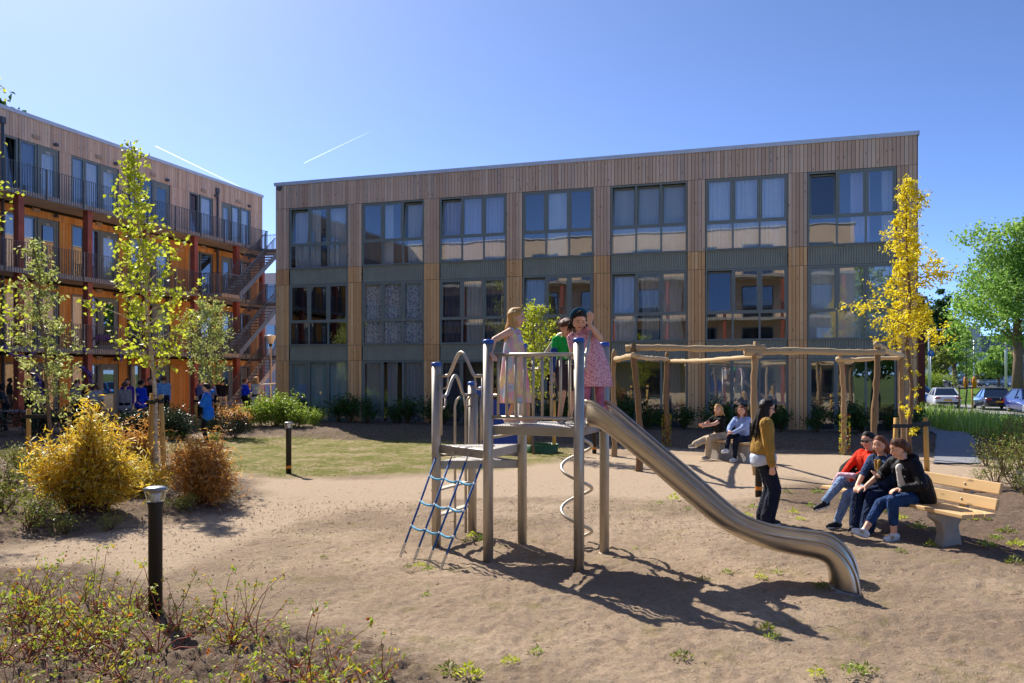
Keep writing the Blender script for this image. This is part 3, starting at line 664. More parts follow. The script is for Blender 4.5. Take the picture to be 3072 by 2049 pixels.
hump(pE,pA,1.98,.26); hump(pE,pF,1.74,.24); hump(pB,pC,2.2,.26); hump(pD,pC,2.2,.26)
for p,q in((pE,pA),):
    for u in(.1,.9): rail([lerpz(p,q,u,1.3),lerpz(p,q,u,1.97)],.016,'grab_bar')
# low guard rails between posts, F-D railing with blue panel
rail([lerpz(pA,pD,.05,1.32),lerpz(pA,pD,.95,1.32)],.017); rail([lerpz(pE,pD,.05,1.065),lerpz(pE,pD,.95,1.065)],.017); rail([lerpz(pF,pD,.05,1.74),lerpz(pF,pD,.95,1.74)],.019)
q=MB(); e=(pD-pF); L=e.length; e.normalize(); prof=[(.22,1.03),(.92,1.03),(.92,1.45)]+[(.92-.22+.22*math.cos(a),1.45+.24*math.sin(a)) for a in[R(15*i) for i in range(1,6)]]+[(.7,1.69),(.22,1.69)]
q.prism([(a*L,b) for a,b in prof],pF+e.cross(Vector((0,0,1)))*-.01,e.cross(Vector((0,0,1))),.02,e,(0,0,1)); tb(q,'blue_panel',BLP)
q=MB(); q.sphere(lerpz(pF,pD,.2,1.78),.07,12,8); tb(q,'blue_knob',BLP)
for u in(.1,.18): rail([lerpz(pF,pD,u,1.05),lerpz(pF,pD,u,1.73)],.014,'bar',8)
# step ladder on the E-F side
n_=(pF-pE).cross(Vector((0,0,1))).normalized()*-1
for u in(.93,.62):
    b=pE.lerp(pF,u)+n_*.06; rail([up(b,-.05),up(b,1.6),up(b+Vector((.02,0,0)),1.68),up(b+Vector((.06,-.02,0)),1.72)],.016,'ladder_pole')
for z in(.35,.65): 
    q=MB(); q.bar(lerpz(pE,pF,.05,z)+n_*.05,lerpz(pE,pF,.93,z)+n_*.05,.09,.022); tb(q,'ladder_rung',ST)
# corkscrew climber on the D-C side
ax=Vector((.76,9.72,0)); q=MB(); P=[]
for i in range(150):
    u=i/149; an=2*math.pi*2.6*u+R(200); P.append(Vector((ax.x+.178*math.cos(an),ax.y+.178*math.sin(an),1.37-1.3*u)))
P.insert(0,lerpz(pD,pC,.55,1.4)); q.tube(P,.019,8); cl=tb(q,'corkscrew_climber',ST); q=MB(); q.tube([up(ax,-.05),up(ax,1.6)],.02,8); q.tube([up(ax,1.6),lerpz(pD,pC,.6,1.6)],.014,6); q.build('pole',ST,cl)
# rope net from the middle deck to the ground
tops=[lerpz(pE,pA,u,1.12) for u in(.04,.34,.64,.93)]; bots=[Vector(p) for p in((-1.219,8.97,0),(-1.046,8.75,0),(-.887,8.59,0),(-.731,8.39,0))]
grid=[]
for a,b in zip(tops,bots):
    g=a+(b-a)*.07; k=a+(b-a)*.86; q=MB(); q.tube([g,g.lerp(k,.5)+Vector((0,0,-.015)),k],.0115,8); tb(q,'rope',ROPE)
    q=MB()
    for i in range(9):
        u=.865+i*.015; c=a+(b-a)*u; q.tube([c+Vector((.012*math.cos(t),.006*math.sin(t)if i%2 else .012*math.sin(t),.018*math.sin(t))) for t in[2*math.pi*j/8 for j in range(8)]],.003,5,closed=True)
    q.tube([a,g],.008,6); q.sphere(a,.018,8,5); tb(q,'chain',ST)
    grid.append([a+(b-a)*u+Vector((0,0,-.012)) for u in(.235,.475,.70)])
for j in range(3):
    for i in range(3):
        a,b=grid[i][j],grid[i+1][j]; m=a.lerp(b,.5)+Vector((0,0,-.025)); q=MB(); q.tube([a,a.lerp(m,.6)+Vector((0,0,-.006)),m,b.lerp(m,.6)+Vector((0,0,-.006)),b],.0125,8); tb(q,'cross_rope',ROPE2)
    for i in range(4):
        q=MB(); q.sphere(grid[i][j],.018,8,6); tb(q,'rope_clamp',M['white'])
# slide: profile read on the near side plane
SD=Vector((.925,-.38,0)).normalized(); SN=Vector((-SD.y,SD.x,0)); S0=(pB+pC)/2-SN*.24-SD*.02; WID=.48
def onplane(px,py):
    r=(px-CX)/F; u=(r*S0.y-S0.x)/(SD.x-r*SD.y); Yy=S0.y+SD.y*u; return u,CAMH-(py-HZ)/F*Yy
zz=lambda x,y:(1750+x/2.0911,1100+y/2.0911)
rim=[onplane(*zz(*p)) for p in((8,215),(70,217),(160,292),(400,498),(650,710),(800,848),(900,935),(960,977),(1030,1012),(1150,1050),(1300,1076),(1420,1090),(1500,1100),(1560,1122),(1620,1165),(1670,1225),(1705,1290),(1725,1360),(1735,1441))]
bot=[onplane(*zz(*p)) for p in((8,382),(60,385),(110,412),(330,590),(520,760),(680,900),(780,985),(880,1050),(1000,1112),(1150,1168),(1300,1200),(1400,1218),(1480,1234),(1512,1255),(1528,1285),(1535,1320),(1536,1350),(1537,1375),(1538,1388))]
def resample(P,n):
    L=[0]
    for a,b in zip(P,P[1:]): L.append(L[-1]+math.hypot(b[0]-a[0],b[1]-a[1]))
    out=[]
    for i in range(n):
        t=L[-1]*i/(n-1); k=0
        while k<len(L)-2 and L[k+1]<t: k+=1
        u=(t-L[k])/(L[k+1]-L[k]+1e-9); out.append((P[k][0]+(P[k+1][0]-P[k][0])*u,P[k][1]+(P[k+1][1]-P[k][1])*u))
    return out
def sm(P,it=3):
    for _ in range(it): P=[P[0]]+[((a[0]+2*b[0]+c[0])/4,(a[1]+2*b[1]+c[1])/4) for a,b,c in zip(P,P[1:],P[2:])]+[P[-1]]
    return P
def dens(P,m):
    out=[]
    for a,b in zip(P,P[1:]): out+=[(a[0]+(b[0]-a[0])*i/m,a[1]+(b[1]-a[1])*i/m) for i in range(m)]
    return out+[P[-1]]
rim=sm(dens(rim,4),5); bot=sm(dens(bot,4),5); NS=len(rim)
def sp(u,v,z): return S0+SD*u+SN*v+Vector((0,0,z))
q=MB(); q.smooth=True; m=26; vs=[]
for (ur,zr),(ub,zb) in zip(rim,bot):
    for k in range(m+1):
        t=k/m; an=math.pi*t; v=WID/2-WID/2*math.copysign(abs(math.cos(an))**.72,math.cos(an)); w=math.sin(an)**.6 if 0<an<math.pi else 0
        vs.append(sp(ur+(ub-ur)*w,v,zr+(zb-zr)*w))
q.add(vs,[(i*(m+1)+k,i*(m+1)+k+1,(i+1)*(m+1)+k+1,(i+1)*(m+1)+k) for i in range(NS-1) for k in range(m)])
sl=q.build('slide_chute',ST2,T); sl.location=-TO; so=sl.modifiers.new('t','SOLIDIFY'); so.thickness=.006; so.offset=0
for v in(0,WID):
    q=MB(); q.tube([sp(u,v,z) for u,z in rim],.0135,8); q.build('slide_rim',ST2,sl)
q=MB(); q.tube([sp(bot[-3][0]+.02,.06,bot[-3][1]),sp(bot[-3][0]+.02,.06,-.1)],.02,8); q.build('slide_foot',ST,sl)
q=MB(); c=sp(bot[-1][0]+.1,WID/2,-.045); q.box(c,(.34,.55,.06),Matrix.Rotation(math.atan2(SD.y,SD.x),3,'Z')); q.build('footing',M['plinth'],sl)
# ================= raw log pergola =================
LOG=wood('bark_stripped_log',[hexc('94795a'),hexc('b29672'),hexc('7c6246')],18,True,2,.85)
LOGH=wood('horizontal_log',[hexc('bca37e'),hexc('d8c09a'),hexc('a68c68')],18,True,0,.85)
PG=empty('pergola',(5.2,18.5,0),0,'rustic pergola of crooked raw log posts and beams','pergola'); PGO=Vector(PG.location)
pp={1:(2.44,20.0,2.6),2:(2.62,16.9,2.62),3:(4.22,22.6,2.6),4:(4.77,16.3,2.64),5:(7.11,16.2,2.62),6:(8.2,20.3,2.6),7:(9.2,19.4,2.55)}
LEAN={1:.06,2:-.12,3:.03,4:.05,5:.02,6:-.14,7:-.05}
def logpts(a,b,n,amp,r0,r1,seed):
    rr=random.Random(seed); P=[];Rr=[]; ph=rr.uniform(0,6)
    for i in range(n+1):
        u=i/n; w=a.lerp(b,u)+Vector((math.sin(u*5+ph)*amp+rr.uniform(-.3,.3)*amp*.6,math.cos(u*4+ph)*amp*.6,math.sin(u*6.3+ph)*amp*.4 if abs(a.z-b.z)<.5 else 0)); P.append(w); Rr.append((r0+(r1-r0)*u)*(1+rr.uniform(-.18,.18)))
    return P,Rr
for k,(x,y,h) in pp.items():
    q=MB(); P,Rr=logpts(Vector((x,y,-.1)),Vector((x+LEAN[k],y,h)),20,.035,.072,.056,k); q.tube(P,Rr,12); o=q.build('post',LOG,PG); o.location=-PGO
def beam(a,b,z,r=.075,seed=0,over=.2,z2=None):
    a=Vector((pp[a][0]+LEAN[a],pp[a][1],z)); b=Vector((pp[b][0]+LEAN[b],pp[b][1],z2 or z)); d_=(b-a).normalized()*over; q=MB(); P,Rr=logpts(a-d_,b+d_,26,.04,r*.82,r*.64,seed); q.tube(P,Rr,12); o=q.build('beam',LOGH,PG); o.location=-PGO
beam(1,2,2.36,.085,11); beam(2,3,2.38,.07,12); beam(3,4,2.33,.07,13); beam(2,4,2.52,.085,14); beam(4,5,2.44,.09,15); beam(5,7,2.56,.075,16,z2=2.42); beam(6,7,2.36,.07,17,.1)
# ================= benches =================
OAK=wood('oak_slat',[hexc('d8b482'),hexc('e3c294'),hexc('cfa873')],14,True,1,.6); CON=plain('cast_concrete',hexc('a09b93'),.85,0,.12,6,.35,80)
def bench(o,rz,label,slats=True,length=2.55):
    # local y along the bench, seat faces -x
    b=empty('park_bench',o,rz,label,'bench','concrete footed benches')
    for y in(-length/2+.5,length/2-.5):
        q=MB(); prof=[(-.17,-.06),(.15,-.06),(.11,.12),(.09,.24),(.16,.36),(.18,.40),(-.24,.40),(-.24,.33),(-.14,.26),(-.11,.14)]; q.prism(prof,(0,y-.07,0),(0,1,0),.14,(1,0,0),(0,0,1)); q.build('concrete_leg',CON,b,bevel=.015)
        if slats:
            q=MB(); q.bar((.17,y,.3),(.315,y,.74),.1,.05,up=(1,0,0)); q.build('back_bracket',CON,b)
    for i in range(3):
        q=MB(); q.box((-.2+i*.155,0,.425),(.14,length,.045)); q.build('seat_slat',OAK,b,bevel=.008)
    if slats:
        for z,x in((.54,.205),(.715,.255)):
            q=MB(); q.box((x,0,z),(.04,length,.13),Matrix.Rotation(R(14),3,'Y')); q.build('back_slat',OAK,b,bevel=.008)
            for y in(-length/2+.5,length/2-.5): q=MB(); q.sphere((x-.022,y,z),.014,8,5); q.build('bolt',ST,b)
    return b
bd=Vector((.25,-.97,0)).normalized(); bc=Vector((4.9,10.4,0)); brz=math.atan2(-bd.x,bd.y)+math.pi   # local y = -bd
bench(bc,math.atan2(bd.x,-bd.y),'oak slat bench with concrete legs on the right with three women')
BX=Vector((math.cos(math.atan2(bd.x,-bd.y)),math.sin(math.atan2(bd.x,-bd.y)),0))
q=empty('park_bench',G(2205,1380),R(28),'pale concrete bench under the pergola with two women','bench','concrete footed benches'); B2=q
for y in(-.45,.45):
    m=MB(); m.prism([(-.26,-.05),(.24,-.05),(.15,.40),(-.17,.40)],(0,y-.16,0),(0,1,0),.32,(1,0,0),(0,0,1)); m.build('concrete_leg',CON,q,bevel=.02)
for i in range(3): m=MB(); m.box((-.16+i*.155,0,.425),(.14,1.5,.045)); m.build('seat_slat',OAK,q,bevel=.008)
# ================= lamps =================
DARK=plain('graphite_powder_coat',hexc('2b2724'),.55,.2,.2,200,.15,400); LENS=glassmat('lamp_lens',(.85,.88,.9),.12)
def bollard(p,label,tagged=True):
    b=empty('bollard_lamp',(p.x,p.y,hgt(p.x,p.y)),0,label,'lamp','bollard path lamps')
    q=MB(); q.lathe([(.055,-.1),(.055,.86),(.062,.89),(.068,.91)],n=24); q.build('post',DARK,b)
    q=MB(); q.lathe([(.066,.912),(.088,1.005)],n=24,capb=False,capt=False); q.build('lens',LENS,b)
    q=MB(); q.lathe([(.04,.905),(.035,.95),(.05,.98)],n=16); q.build('reflector',M['white'],b)
    q=MB(); q.lathe([(.092,1.005),(.094,1.022),(.06,1.034),(.01,1.036)],n=24); q.build('lamp_cap',plain('lamp_cap_grey',hexc('8a8d92'),.35,.5),b)
    if not tagged: return
    q=MB(); q.lathe([(.0565,.1),(.0565,.16)],n=24,capb=False,capt=False); q.build('service_tag',plain('orange_tag',hexc('d8862a'),.5),b)
bollard(Vector((-2.92,6.77,0)),'tall dark bollard lamp with clear lens in the left foreground',False)
bollard(G(866,1420),'dark bollard lamp standing on the edge of the lawn'); bollard(G(2276,1488),'dark bollard lamp hidden behind the woman in the tan jacket'); bollard(G(1783,1360),'dark bollard lamp behind the play tower posts')
lp=empty('street_lamp',G(812,1262),0,'slim pale lamp post with flared head beside the corner of the right block','lamp')
q=MB(); q.tube([(0,0,0),(0,0,3.2)],[.055,.04],10); q.build('pole',plain('lamp_pole',hexc('9a8f84'),.5,.3),lp)
q=MB(); q.lathe([(.06,3.2),(.06,3.32)],n=12); q.build('neck',M['black'],lp); q=MB(); q.lathe([(.1,3.3),(.2,3.55),(.27,3.6),(.27,3.64),(.02,3.68)],n=16); q.build('lamp_head',plain('lamp_head_white',(.7,.7,.7),.4),lp)
# ================= vegetation =================
def leaves(name,c,d,n,l,w,mat,parent=None,v=None,fold=.25,curl=0.,hexa=False):
    """one kite-shaped folded leaf per row: centre c, axis d, normal n, length l, width w"""
    N=len(c); d=d/np.linalg.norm(d,axis=1,keepdims=True); b=np.cross(n,d); b/=np.linalg.norm(b,axis=1,keepdims=True)+1e-9; n=np.cross(d,b)
    l=np.broadcast_to(l,(N,))[:,None]; w=np.broadcast_to(w,(N,))[:,None]
    base=c-d*l*.5; tip=c+d*l*.5-n*l*curl; lf=c-d*l*.05+b*w*.5+n*w*fold; rt=c-d*l*.05-b*w*.5+n*w*fold
    V=np.stack([base,lf,tip,rt],1).reshape(-1,3); i=np.arange(N)*4
    Q=np.concatenate([np.stack([i,i+2,i+1],1),np.stack([i,i+3,i+2],1)]); v=rng.random(N) if v is None else v
    return obj(name,npmesh(name,V,Q,mat,np.concatenate([v,v])),parent)
def rdir(N,zb=0.): 
    a=rng.normal(0,1,(N,3)); a[:,2]+=zb; return a/np.linalg.norm(a,axis=1,keepdims=True)
BARK=plain('bark_brown',hexc('7a6450'),.9,0,.3,12,.5,40); TWIG=plain('twig_brown',hexc('6a4636'),.85,0,.2,20)
s=NM('birch_bark'); f=s.noise(s.coord((4,4,22)),1.,4); s.set(s.ramp(f,[(.36,hexc('4a3a2e')),(.44,hexc('b8a48c')),(.7,hexc('d2c2ac'))]),.8,0,.2); BIRCH=s.m
LF={'birch':leafmat('birch_leaf',[hexc('a4b428'),hexc('c6d03a'),hexc('d8dc54'),hexc('b0bc34')],.55),
 'grey':leafmat('silver_green_leaf',[hexc('a4b058'),hexc('bcc672'),hexc('b0ba5e'),hexc('ccd090')],.5),
 'locust':leafmat('golden_leaf',[hexc('e8d01c'),hexc('f6e430'),hexc('fcee48'),hexc('ecd826')],.55),
 'green':leafmat('green_leaf',[hexc('68903a'),hexc('88ae4c'),hexc('a4c45e'),hexc('789e40')],.5),
 'dark':leafmat('dark_hedge_leaf',[hexc('1f3018'),hexc('2f4220'),hexc('3f5228'),hexc('263a22'),hexc('5a4a2c')],.2,.3,.6),
 'hedge':leafmat('hedge_leaf',[hexc('2a4a1c'),hexc('3c6226'),hexc('4d7430'),hexc('30531f')],.3,.35),
 'bright':leafmat('bright_shrub_leaf',[hexc('7f9a2c'),hexc('9cb23c'),hexc('b4c458'),hexc('6e8c28')],.4),
 'bamboo':leafmat('yellow_bamboo_leaf',[hexc('dcb02c'),hexc('f2ca36'),hexc('f8dc50'),hexc('d6a83a'),hexc('cac44a'),hexc('faeebc')],.55,.35),
 'rust':leafmat('rust_bamboo_leaf',[hexc('c08034'),hexc('dca048'),hexc('ecbc6a'),hexc('b0783a'),hexc('f6dcA8')],.5,.4),
 'ground':leafmat('ground_cover_leaf',[hexc('6a7a2e'),hexc('869440'),hexc('a0a850'),hexc('8a7a3a')],.35),
 'wiry':leafmat('autumn_tinted_leaf',[hexc('7f9c30'),hexc('a4bc3c'),hexc('bcc648'),hexc('ccb43a'),hexc('d87a2e'),hexc('9c3526')],.45),
 'reed':leafmat('reed_blade',[hexc('84a836'),hexc('a2c048'),hexc('b8cc5c'),hexc('ccd084')],.5),
 'far':leafmat('far_tree_leaf',[hexc('2c4a22'),hexc('3d5f2c'),hexc('4c6e34')],.3)}
def tree(label,base,h,tr,zb,prof,nl,leaf,lmat,bark,per=26,name='young_tree',lean=(0,0),upk=.7,ls=.05,lw=.04,droop=.3,sub=3,seed=1,group=None,spread=.09,low=0):
    """slender tree: straight leader, ascending limbs whose reach follows prof(u)"""
    rr=np.random.default_rng(seed); t=empty(name,base,0,label,'tree',group); mb=MB()
    n=14; P=[Vector((lean[0]*(i/n)**1.5+.03*math.sin(i*1.3+seed),lean[1]*(i/n)**1.5+.03*math.cos(i*1.7+seed),h*i/n-.1*(i==0))) for i in range(n+1)]
    mb.tube(P,[tr*(1-.9*(i/n))+.004 for i in range(n+1)],10)
    def tp(z): u=max(0,min(.999,z/h))*n; k=int(u); return P[k].lerp(P[k+1],u-k)
    mb.build('trunk',bark,t); br=MB(); C=[];Dv=[]
    for i in range(nl):
        u=(i+.5)/nl; u=zb+(1-zb)*u; z=u*h*.985; ph=i*2.4+rr.uniform(-.5,.5); reach=prof((u-zb)/(1-zb))*rr.uniform(.65,1.15); a=tp(z)
        d0=Vector((math.cos(ph),math.sin(ph),upk*rr.uniform(.6,1.4))).normalized(); L=reach/max(.35,math.hypot(d0.x,d0.y)); pts=[a]
        for k in range(1,6):
            f=k/5; pts.append(a+d0*L*f+Vector((rr.normal(0,.02),rr.normal(0,.02),-droop*L*f*f*.3+rr.normal(0,.02)))*min(1,L))
        br.tube(pts,[tr*.3*(1-.8*k/5)*(1-.6*u)+.002 for k in range(6)],5,False)
        tw=[(pts[2],pts[5])]
        for k in range(sub):
            f=rr.uniform(.25,.95); j=int(f*5); o=pts[j]; e=o+Vector(rr.normal(0,1,3)).normalized()*L*rr.uniform(.15,.35)+d0*L*.15; br.tube([o,o.lerp(e,.5),e],[.004,.003,.0015],4,False); tw.append((o,e))
        for o,e in tw:
            m=int(per*(L+.25)/len(tw)*rr.uniform(.6,1.3))+2
            for k in range(m):
                f=rr.random()**.8; C.append(o.lerp(e,f)+Vector(rr.normal(0,1,3))*spread*rr.random()); Dv.append((e-o).normalized()+Vector(rr.normal(0,.7,3)))
    for k in range(low):
        z=rr.uniform(.12,zb)*h; o=tp(z); ph=rr.uniform(0,6.28)
        for j in range(14): C.append(o+Vector((math.cos(ph),math.sin(ph),.2))*rr.uniform(.03,.2)+Vector(rr.normal(0,.03,3))); Dv.append(Vector((math.cos(ph),math.sin(ph),-.2))+Vector(rr.normal(0,.5,3)))
    br.build('branches',bark,t); C=np.array([tuple(c) for c in C]); Dv=np.array([tuple(c) for c in Dv]); Dv[:,2]-=droop
    N=len(C); leaves('crown',C,Dv,rdir(N,.7),ls*rng.uniform(.7,1.3,N),lw*rng.uniform(.7,1.3,N),lmat,t,curl=.12); return t
tree('slender birch with bright yellow green leaves between two stakes',G(473,1432)+Vector((0,0,.05)),6.45,.045,.3,lambda u:.12+.98*(1-u)**1.0*(.4+.6*min(1,u*5+.3))*(1.25 if int(u*60)%4==0 else .85),60,None,LF['birch'],BIRCH,27,'birch_tree',(-.55,.0),.8,.092,.078,.35,4,3,spread=.14)
tree('thin silver green young tree left of the yellow bamboo',G(152,1414)+Vector((0,0,.06)),4.7,.042,.22,lambda u:.14+.9*(1-u)**.9*(.4+.6*min(1,u*4+.3)),46,None,LF['grey'],BARK,40,'young_tree',(-.35,0),.6,.1,.045,.25,4,5,spread=.1)
tree('small round crowned tree behind the man in the blue jacket',G(622,1300)+Vector((0,0,.02)),4.2,.035,.36,lambda u:.25+.75*math.sin(math.pi*min(1,(1-u)*.85+.03)),44,None,LF['grey'],BARK,62,'young_tree',(0,0),1.0,.09,.045,.2,4,6,spread=.11)
tree('slim leafy young tree behind the play tower',G(1598,1364)+Vector((0,0,.02)),3.65,.03,.34,lambda u:.12+.48*math.sin(math.pi*min(1,(1-u)*.85+.03)),44,None,LF['birch'],BARK,60,'young_tree',(0.05,0),1.1,.075,.045,.2,4,8,spread=.08)
tree('golden leaved honey locust tied between two stakes near the bench',G(2732,1420),6.0,.05,.42,lambda u:(.2+.95*(1-u)**1.05)*(.5 if int(u*46)%3 else 1.25),46,None,LF['locust'],BARK,150,'locust_tree',(-.1,0),.35,.075,.034,.7,8,9,spread=.09,low=16)
tr_=empty('young_tree',Vector((-10.75,15.6,0)),0,'yellow green tree at the left edge, only its branch ends in view','tree'); mb=MB(); mb.tube([(0,0,-.1),(.05,0,3.5),(0,0,7.4)],[.06,.04,.01],8); mb.build('trunk',BIRCH,tr_)
mb=MB(); C=[];Dv=[]
for i in range(46):
    z=rng.uniform(2.2,7.3); ph=rng.uniform(-.9,.9) if i%2 else rng.uniform(0,6.28); L=rng.uniform(.7,1.7)*(1.1-.05*z); o=Vector((0,0,z)); e=o+Vector((math.cos(ph),math.sin(ph),.35))*L; mb.tube([o,o.lerp(e,.5)+Vector((0,0,.08)),e],[.014,.009,.003],5,False)
    for k in range(34): C.append(o.lerp(e,.35+.65*rng.random())+Vector(rng.normal(0,.1,3))); Dv.append((e-o).normalized()+Vector(rng.normal(0,.7,3)))
mb.build('branches',BIRCH,tr_); C=np.array([tuple(c) for c in C]); N=len(C); leaves('crown',C,np.array([tuple(c) for c in Dv]),rdir(N,.6),.09,.07,LF['birch'],tr_)
def stakes(tree_label,p,q,h,ring=None,lean=.05,tie=True):
    m=(p+q)/2
    for a,sg,wd in((p,1,'left'),(q,-1,'right')):
        mb=MB(); mb.tube([a+Vector((0,0,-.1)),a+Vector((lean*sg,0,h*.5)),a+Vector((lean*sg*1.8,0,h))],[.05,.049,.046],12)
        tag(mb.build('tree_stake',wood('stake_wood_%d'%len(MATS),[hexc('c8984e'),hexc('d8ac64'),hexc('b88a48')],12,True,2,.8)),'%s of two round wooden stakes beside the %s'%(wd,tree_label),'stake','tree stakes')
    if tie:
        z=h-.16; mb=MB(); a=p+Vector((lean*1.6,0,z)); b=q+Vector((-lean*1.6,0,z+.03)); m2=Vector((m.x,m.y,p.z+z)); mb.bar(a+Vector((-.06,-.055,0)),m2+Vector((0,-.06,.0)),.012,.075); mb.bar(m2+Vector((0,-.066,.03)),b+Vector((.06,-.055,.03)),.012,.075)
        for c in(a,b+Vector((0,0,-.0))): mb.lathe([(.056,-.038),(.056,.038)],c,12,False,False)
        tag(mb.build('tree_tie',M['black']),'black rubber tie strapping the %s to its stakes'%tree_label,'tie','tree ties')
    if ring:
        mb=MB(); mb.lathe([(.42,-.05),(.44,.2),(.425,.2),(.405,-.02)],m+Vector((0,0,.02)),28,False,False); tag(mb.build('watering_ring',plain('green_plastic',hexc('2f5a34'),.5)),'green plastic watering ring around the foot of the %s'%tree_label,'ring','watering rings')
stakes('birch',G(446,1428),G(494,1444),1.62,True,.04); stakes('silver green tree',G(86,1402),G(208,1400),1.25,None,.0); stakes('small round tree',G(588,1294),G(655,1300),1.22,True,.0)
stakes('slim tree behind the tower',G(1592,1358)+Vector((-.05,.2,0)),G(1640,1362)+Vector((.2,.3,0)),1.5,True,0.); stakes('golden locust',G(2683,1424),G(2782,1424),1.13,None,.02)
def bamboo(label,p,h,wd,n,mat,seed,ls=.13,name='bamboo_bush',bare=.12):
    rr=np.random.default_rng(seed); t=empty(name,(p.x,p.y,hgt(p.x,p.y)),0,label,'bush'); mb=MB(); C=[];D=[]
    for i in range(n):
        a=rr.uniform(0,6.28); r0=rr.uniform(0,.16)*wd; k=math.sqrt(rr.random()); lob=.8+.28*math.sin(2*a+seed*1.7)+.12*math.sin(5*a+seed); hh=h*rr.uniform(.4,1.)*(1-.25*k*k)*(1.2 if rr.random()<.16 else 1.)*min(1.1,lob+.1); R1=wd*.5*k*(.78+.3*math.sin(3*a+seed))
        pts=[Vector((math.cos(a)*(r0+(R1-r0)*f**1.5),math.sin(a)*(r0+(R1-r0)*f**1.5),hh*(f-.12*f**3*(k>.5)))) for f in(0,.25,.5,.75,1)]
        pts=[q+Vector(rr.normal(0,.05,3))*(i_/4) for i_,q in enumerate(pts)]; mb.tube(pts,[.006,.005,.004,.003,.0015],4,False)
        for j in range(44):
            f=bare+(1-bare)*rr.random()**.75; u=f*4; q=min(3,int(u)); o=pts[q].lerp(pts[q+1],u-q); dd=Vector((math.cos(a)*.6,math.sin(a)*.6,-.1))+Vector(rr.normal(0,.75,3)); C.append(tuple(o+Vector(rr.normal(0,.075,3)))); D.append(tuple(dd))
    mb.build('canes',TWIG,t); C=np.array(C);D=np.array(D);N=len(C); leaves('foliage',C,D,rdir(N,.5),ls*rng.uniform(.6,1.3,N),ls*.17*rng.uniform(.7,1.3,N),mat,t,curl=.2); return t
bamboo('large golden yellow bamboo bush in the left bed',G(268,1555),1.6,1.6,330,LF['bamboo'],21,.1,bare=.2)
bamboo('smaller rust orange bamboo bush at the edge of the path',G(612,1520),1.12,1.1,190,LF['rust'],22,.09,bare=.38)
bamboo('rust brown bush behind the birch stakes',G(420,1420),1.0,1.1,80,LF['rust'],23,.12)
bamboo('low straw coloured bush right of the golden bamboo',G(415,1505),.72,1.1,70,LF['bamboo'],24,.1)
bamboo('pale rust seedling bush in front of the man in blue',G(560,1412),.6,.9,40,LF['rust'],25,.1)
def shrub(label,p,h,wd,n,mat,seed,ls=.06,lw=.035,name='shrub',group=None,cat='shrub',stems=14,fill=.25):
    rr=np.random.default_rng(seed); t=empty(name,(p.x,p.y,hgt(p.x,p.y)-.02),0,label,cat,group); mb=MB()
    tips=[]
    for i in range(stems):
        a=rr.uniform(0,6.28); k=rr.random()**.6; e=Vector((math.cos(a)*wd*.48*k,math.sin(a)*wd*.48*k,h*rr.uniform(.6,1.)*(1-.25*k))); mid=e*.5+Vector((rr.normal(0,.04),rr.normal(0,.04),.05)); mb.tube([(0,0,-.03),mid,e],[.008,.006,.002],4,False); tips.append((mid,e))
    mb.build('stems',TWIG,t); k=rr.integers(0,len(tips),n); f=rr.random(n)**.7; A_=np.array([tuple(tips[i][0]*.55) for i in k]); B_=np.array([tuple(tips[i][1]) for i in k]); C=A_+(B_-A_)*f[:,None]+rr.normal(0,wd*.09,(n,3)); C[:,2]=np.maximum(.03,C[:,2])
    leaves('foliage',C,rdir(n,.3),rdir(n,.8),ls*rr.uniform(.6,1.3,n),lw*rr.uniform(.6,1.3,n),mat,t); return t
ORD='leftmost second third fourth fifth sixth seventh eighth ninth tenth eleventh twelfth thirteenth fourteenth fifteenth sixteenth seventeenth eighteenth nineteenth twentieth'.split()
def row(kind,spots,label,group,mat,n,h,wd,ls,lw,variants=4,seed=40):
    """each shrub its own object with its own parts; meshes shared between variants"""
    protos=[]; order=[]
    for i,(x,y,s_) in enumerate(spots):
        if i<variants:
            o=shrub(label,Vector((x,y,0)),h,wd,n,mat,seed+i,ls,lw,kind,group); protos.append(o)
        else:
            o=copy_tree(protos[i%variants]); o.location=(x,y,hgt(x,y)-.02); o.rotation_euler=(0,0,rng.uniform(0,6.28))
        order.append((x/y,o)); k=s_*rng.uniform(.8,1.2); o.scale=(k*rng.uniform(.9,1.15),k*rng.uniform(.9,1.15),k)
    for i,(_,o) in enumerate(sorted(order,key=lambda q:q[0])): o['label']='%s, %s from left'%(label,(ORD[i]+(' one' if i==0 else '')) if i<20 else ('twenty-'+('first second third fourth fifth sixth seventh eighth ninth'.split()+['tenth'])[i-20] if i<29 else 'thirtieth'))
sp_=[]
for i in range(30):
    t=.9+i*.76+rng.uniform(-.2,.2); n=rng.uniform(.75,1.3); w=F0+E1*t-E2*n; sp_.append((w.x,w.y,rng.uniform(.75,1.15)))
row('hedge_shrub',sp_,'dark green leafy shrub in the planting strip along the right block','shrubs along the right block',LF['hedge'],900,.95,1.0,.075,.045)
sp_=[(G(px,1316+rng.uniform(-6,10)).x,G(px,1316).y+rng.uniform(-.8,.8),rng.uniform(.8,1.1)) for px in(385,420,455,490,515,545,570,598,-90,668,40,75,110,10,-30)]
row('dark_hedge_shrub',sp_,'dark glossy hedge shrub between the crowd and the lawn','dark hedge shrubs',LF['dark'],1300,1.05,1.25,.08,.045,4,60)
sp_=[(G(px,1296).x,G(px,1296).y+rng.uniform(-.5,.5),s_) for px,s_ in((745,.9),(780,1.),(820,1.1),(855,1.05),(905,.8),(940,.7))]
row('sunlit_shrub',sp_,'sunlit light green shrub at the left corner of the right block','sunlit green shrubs',LF['bright'],1500,1.05,1.35,.09,.055,3,70)
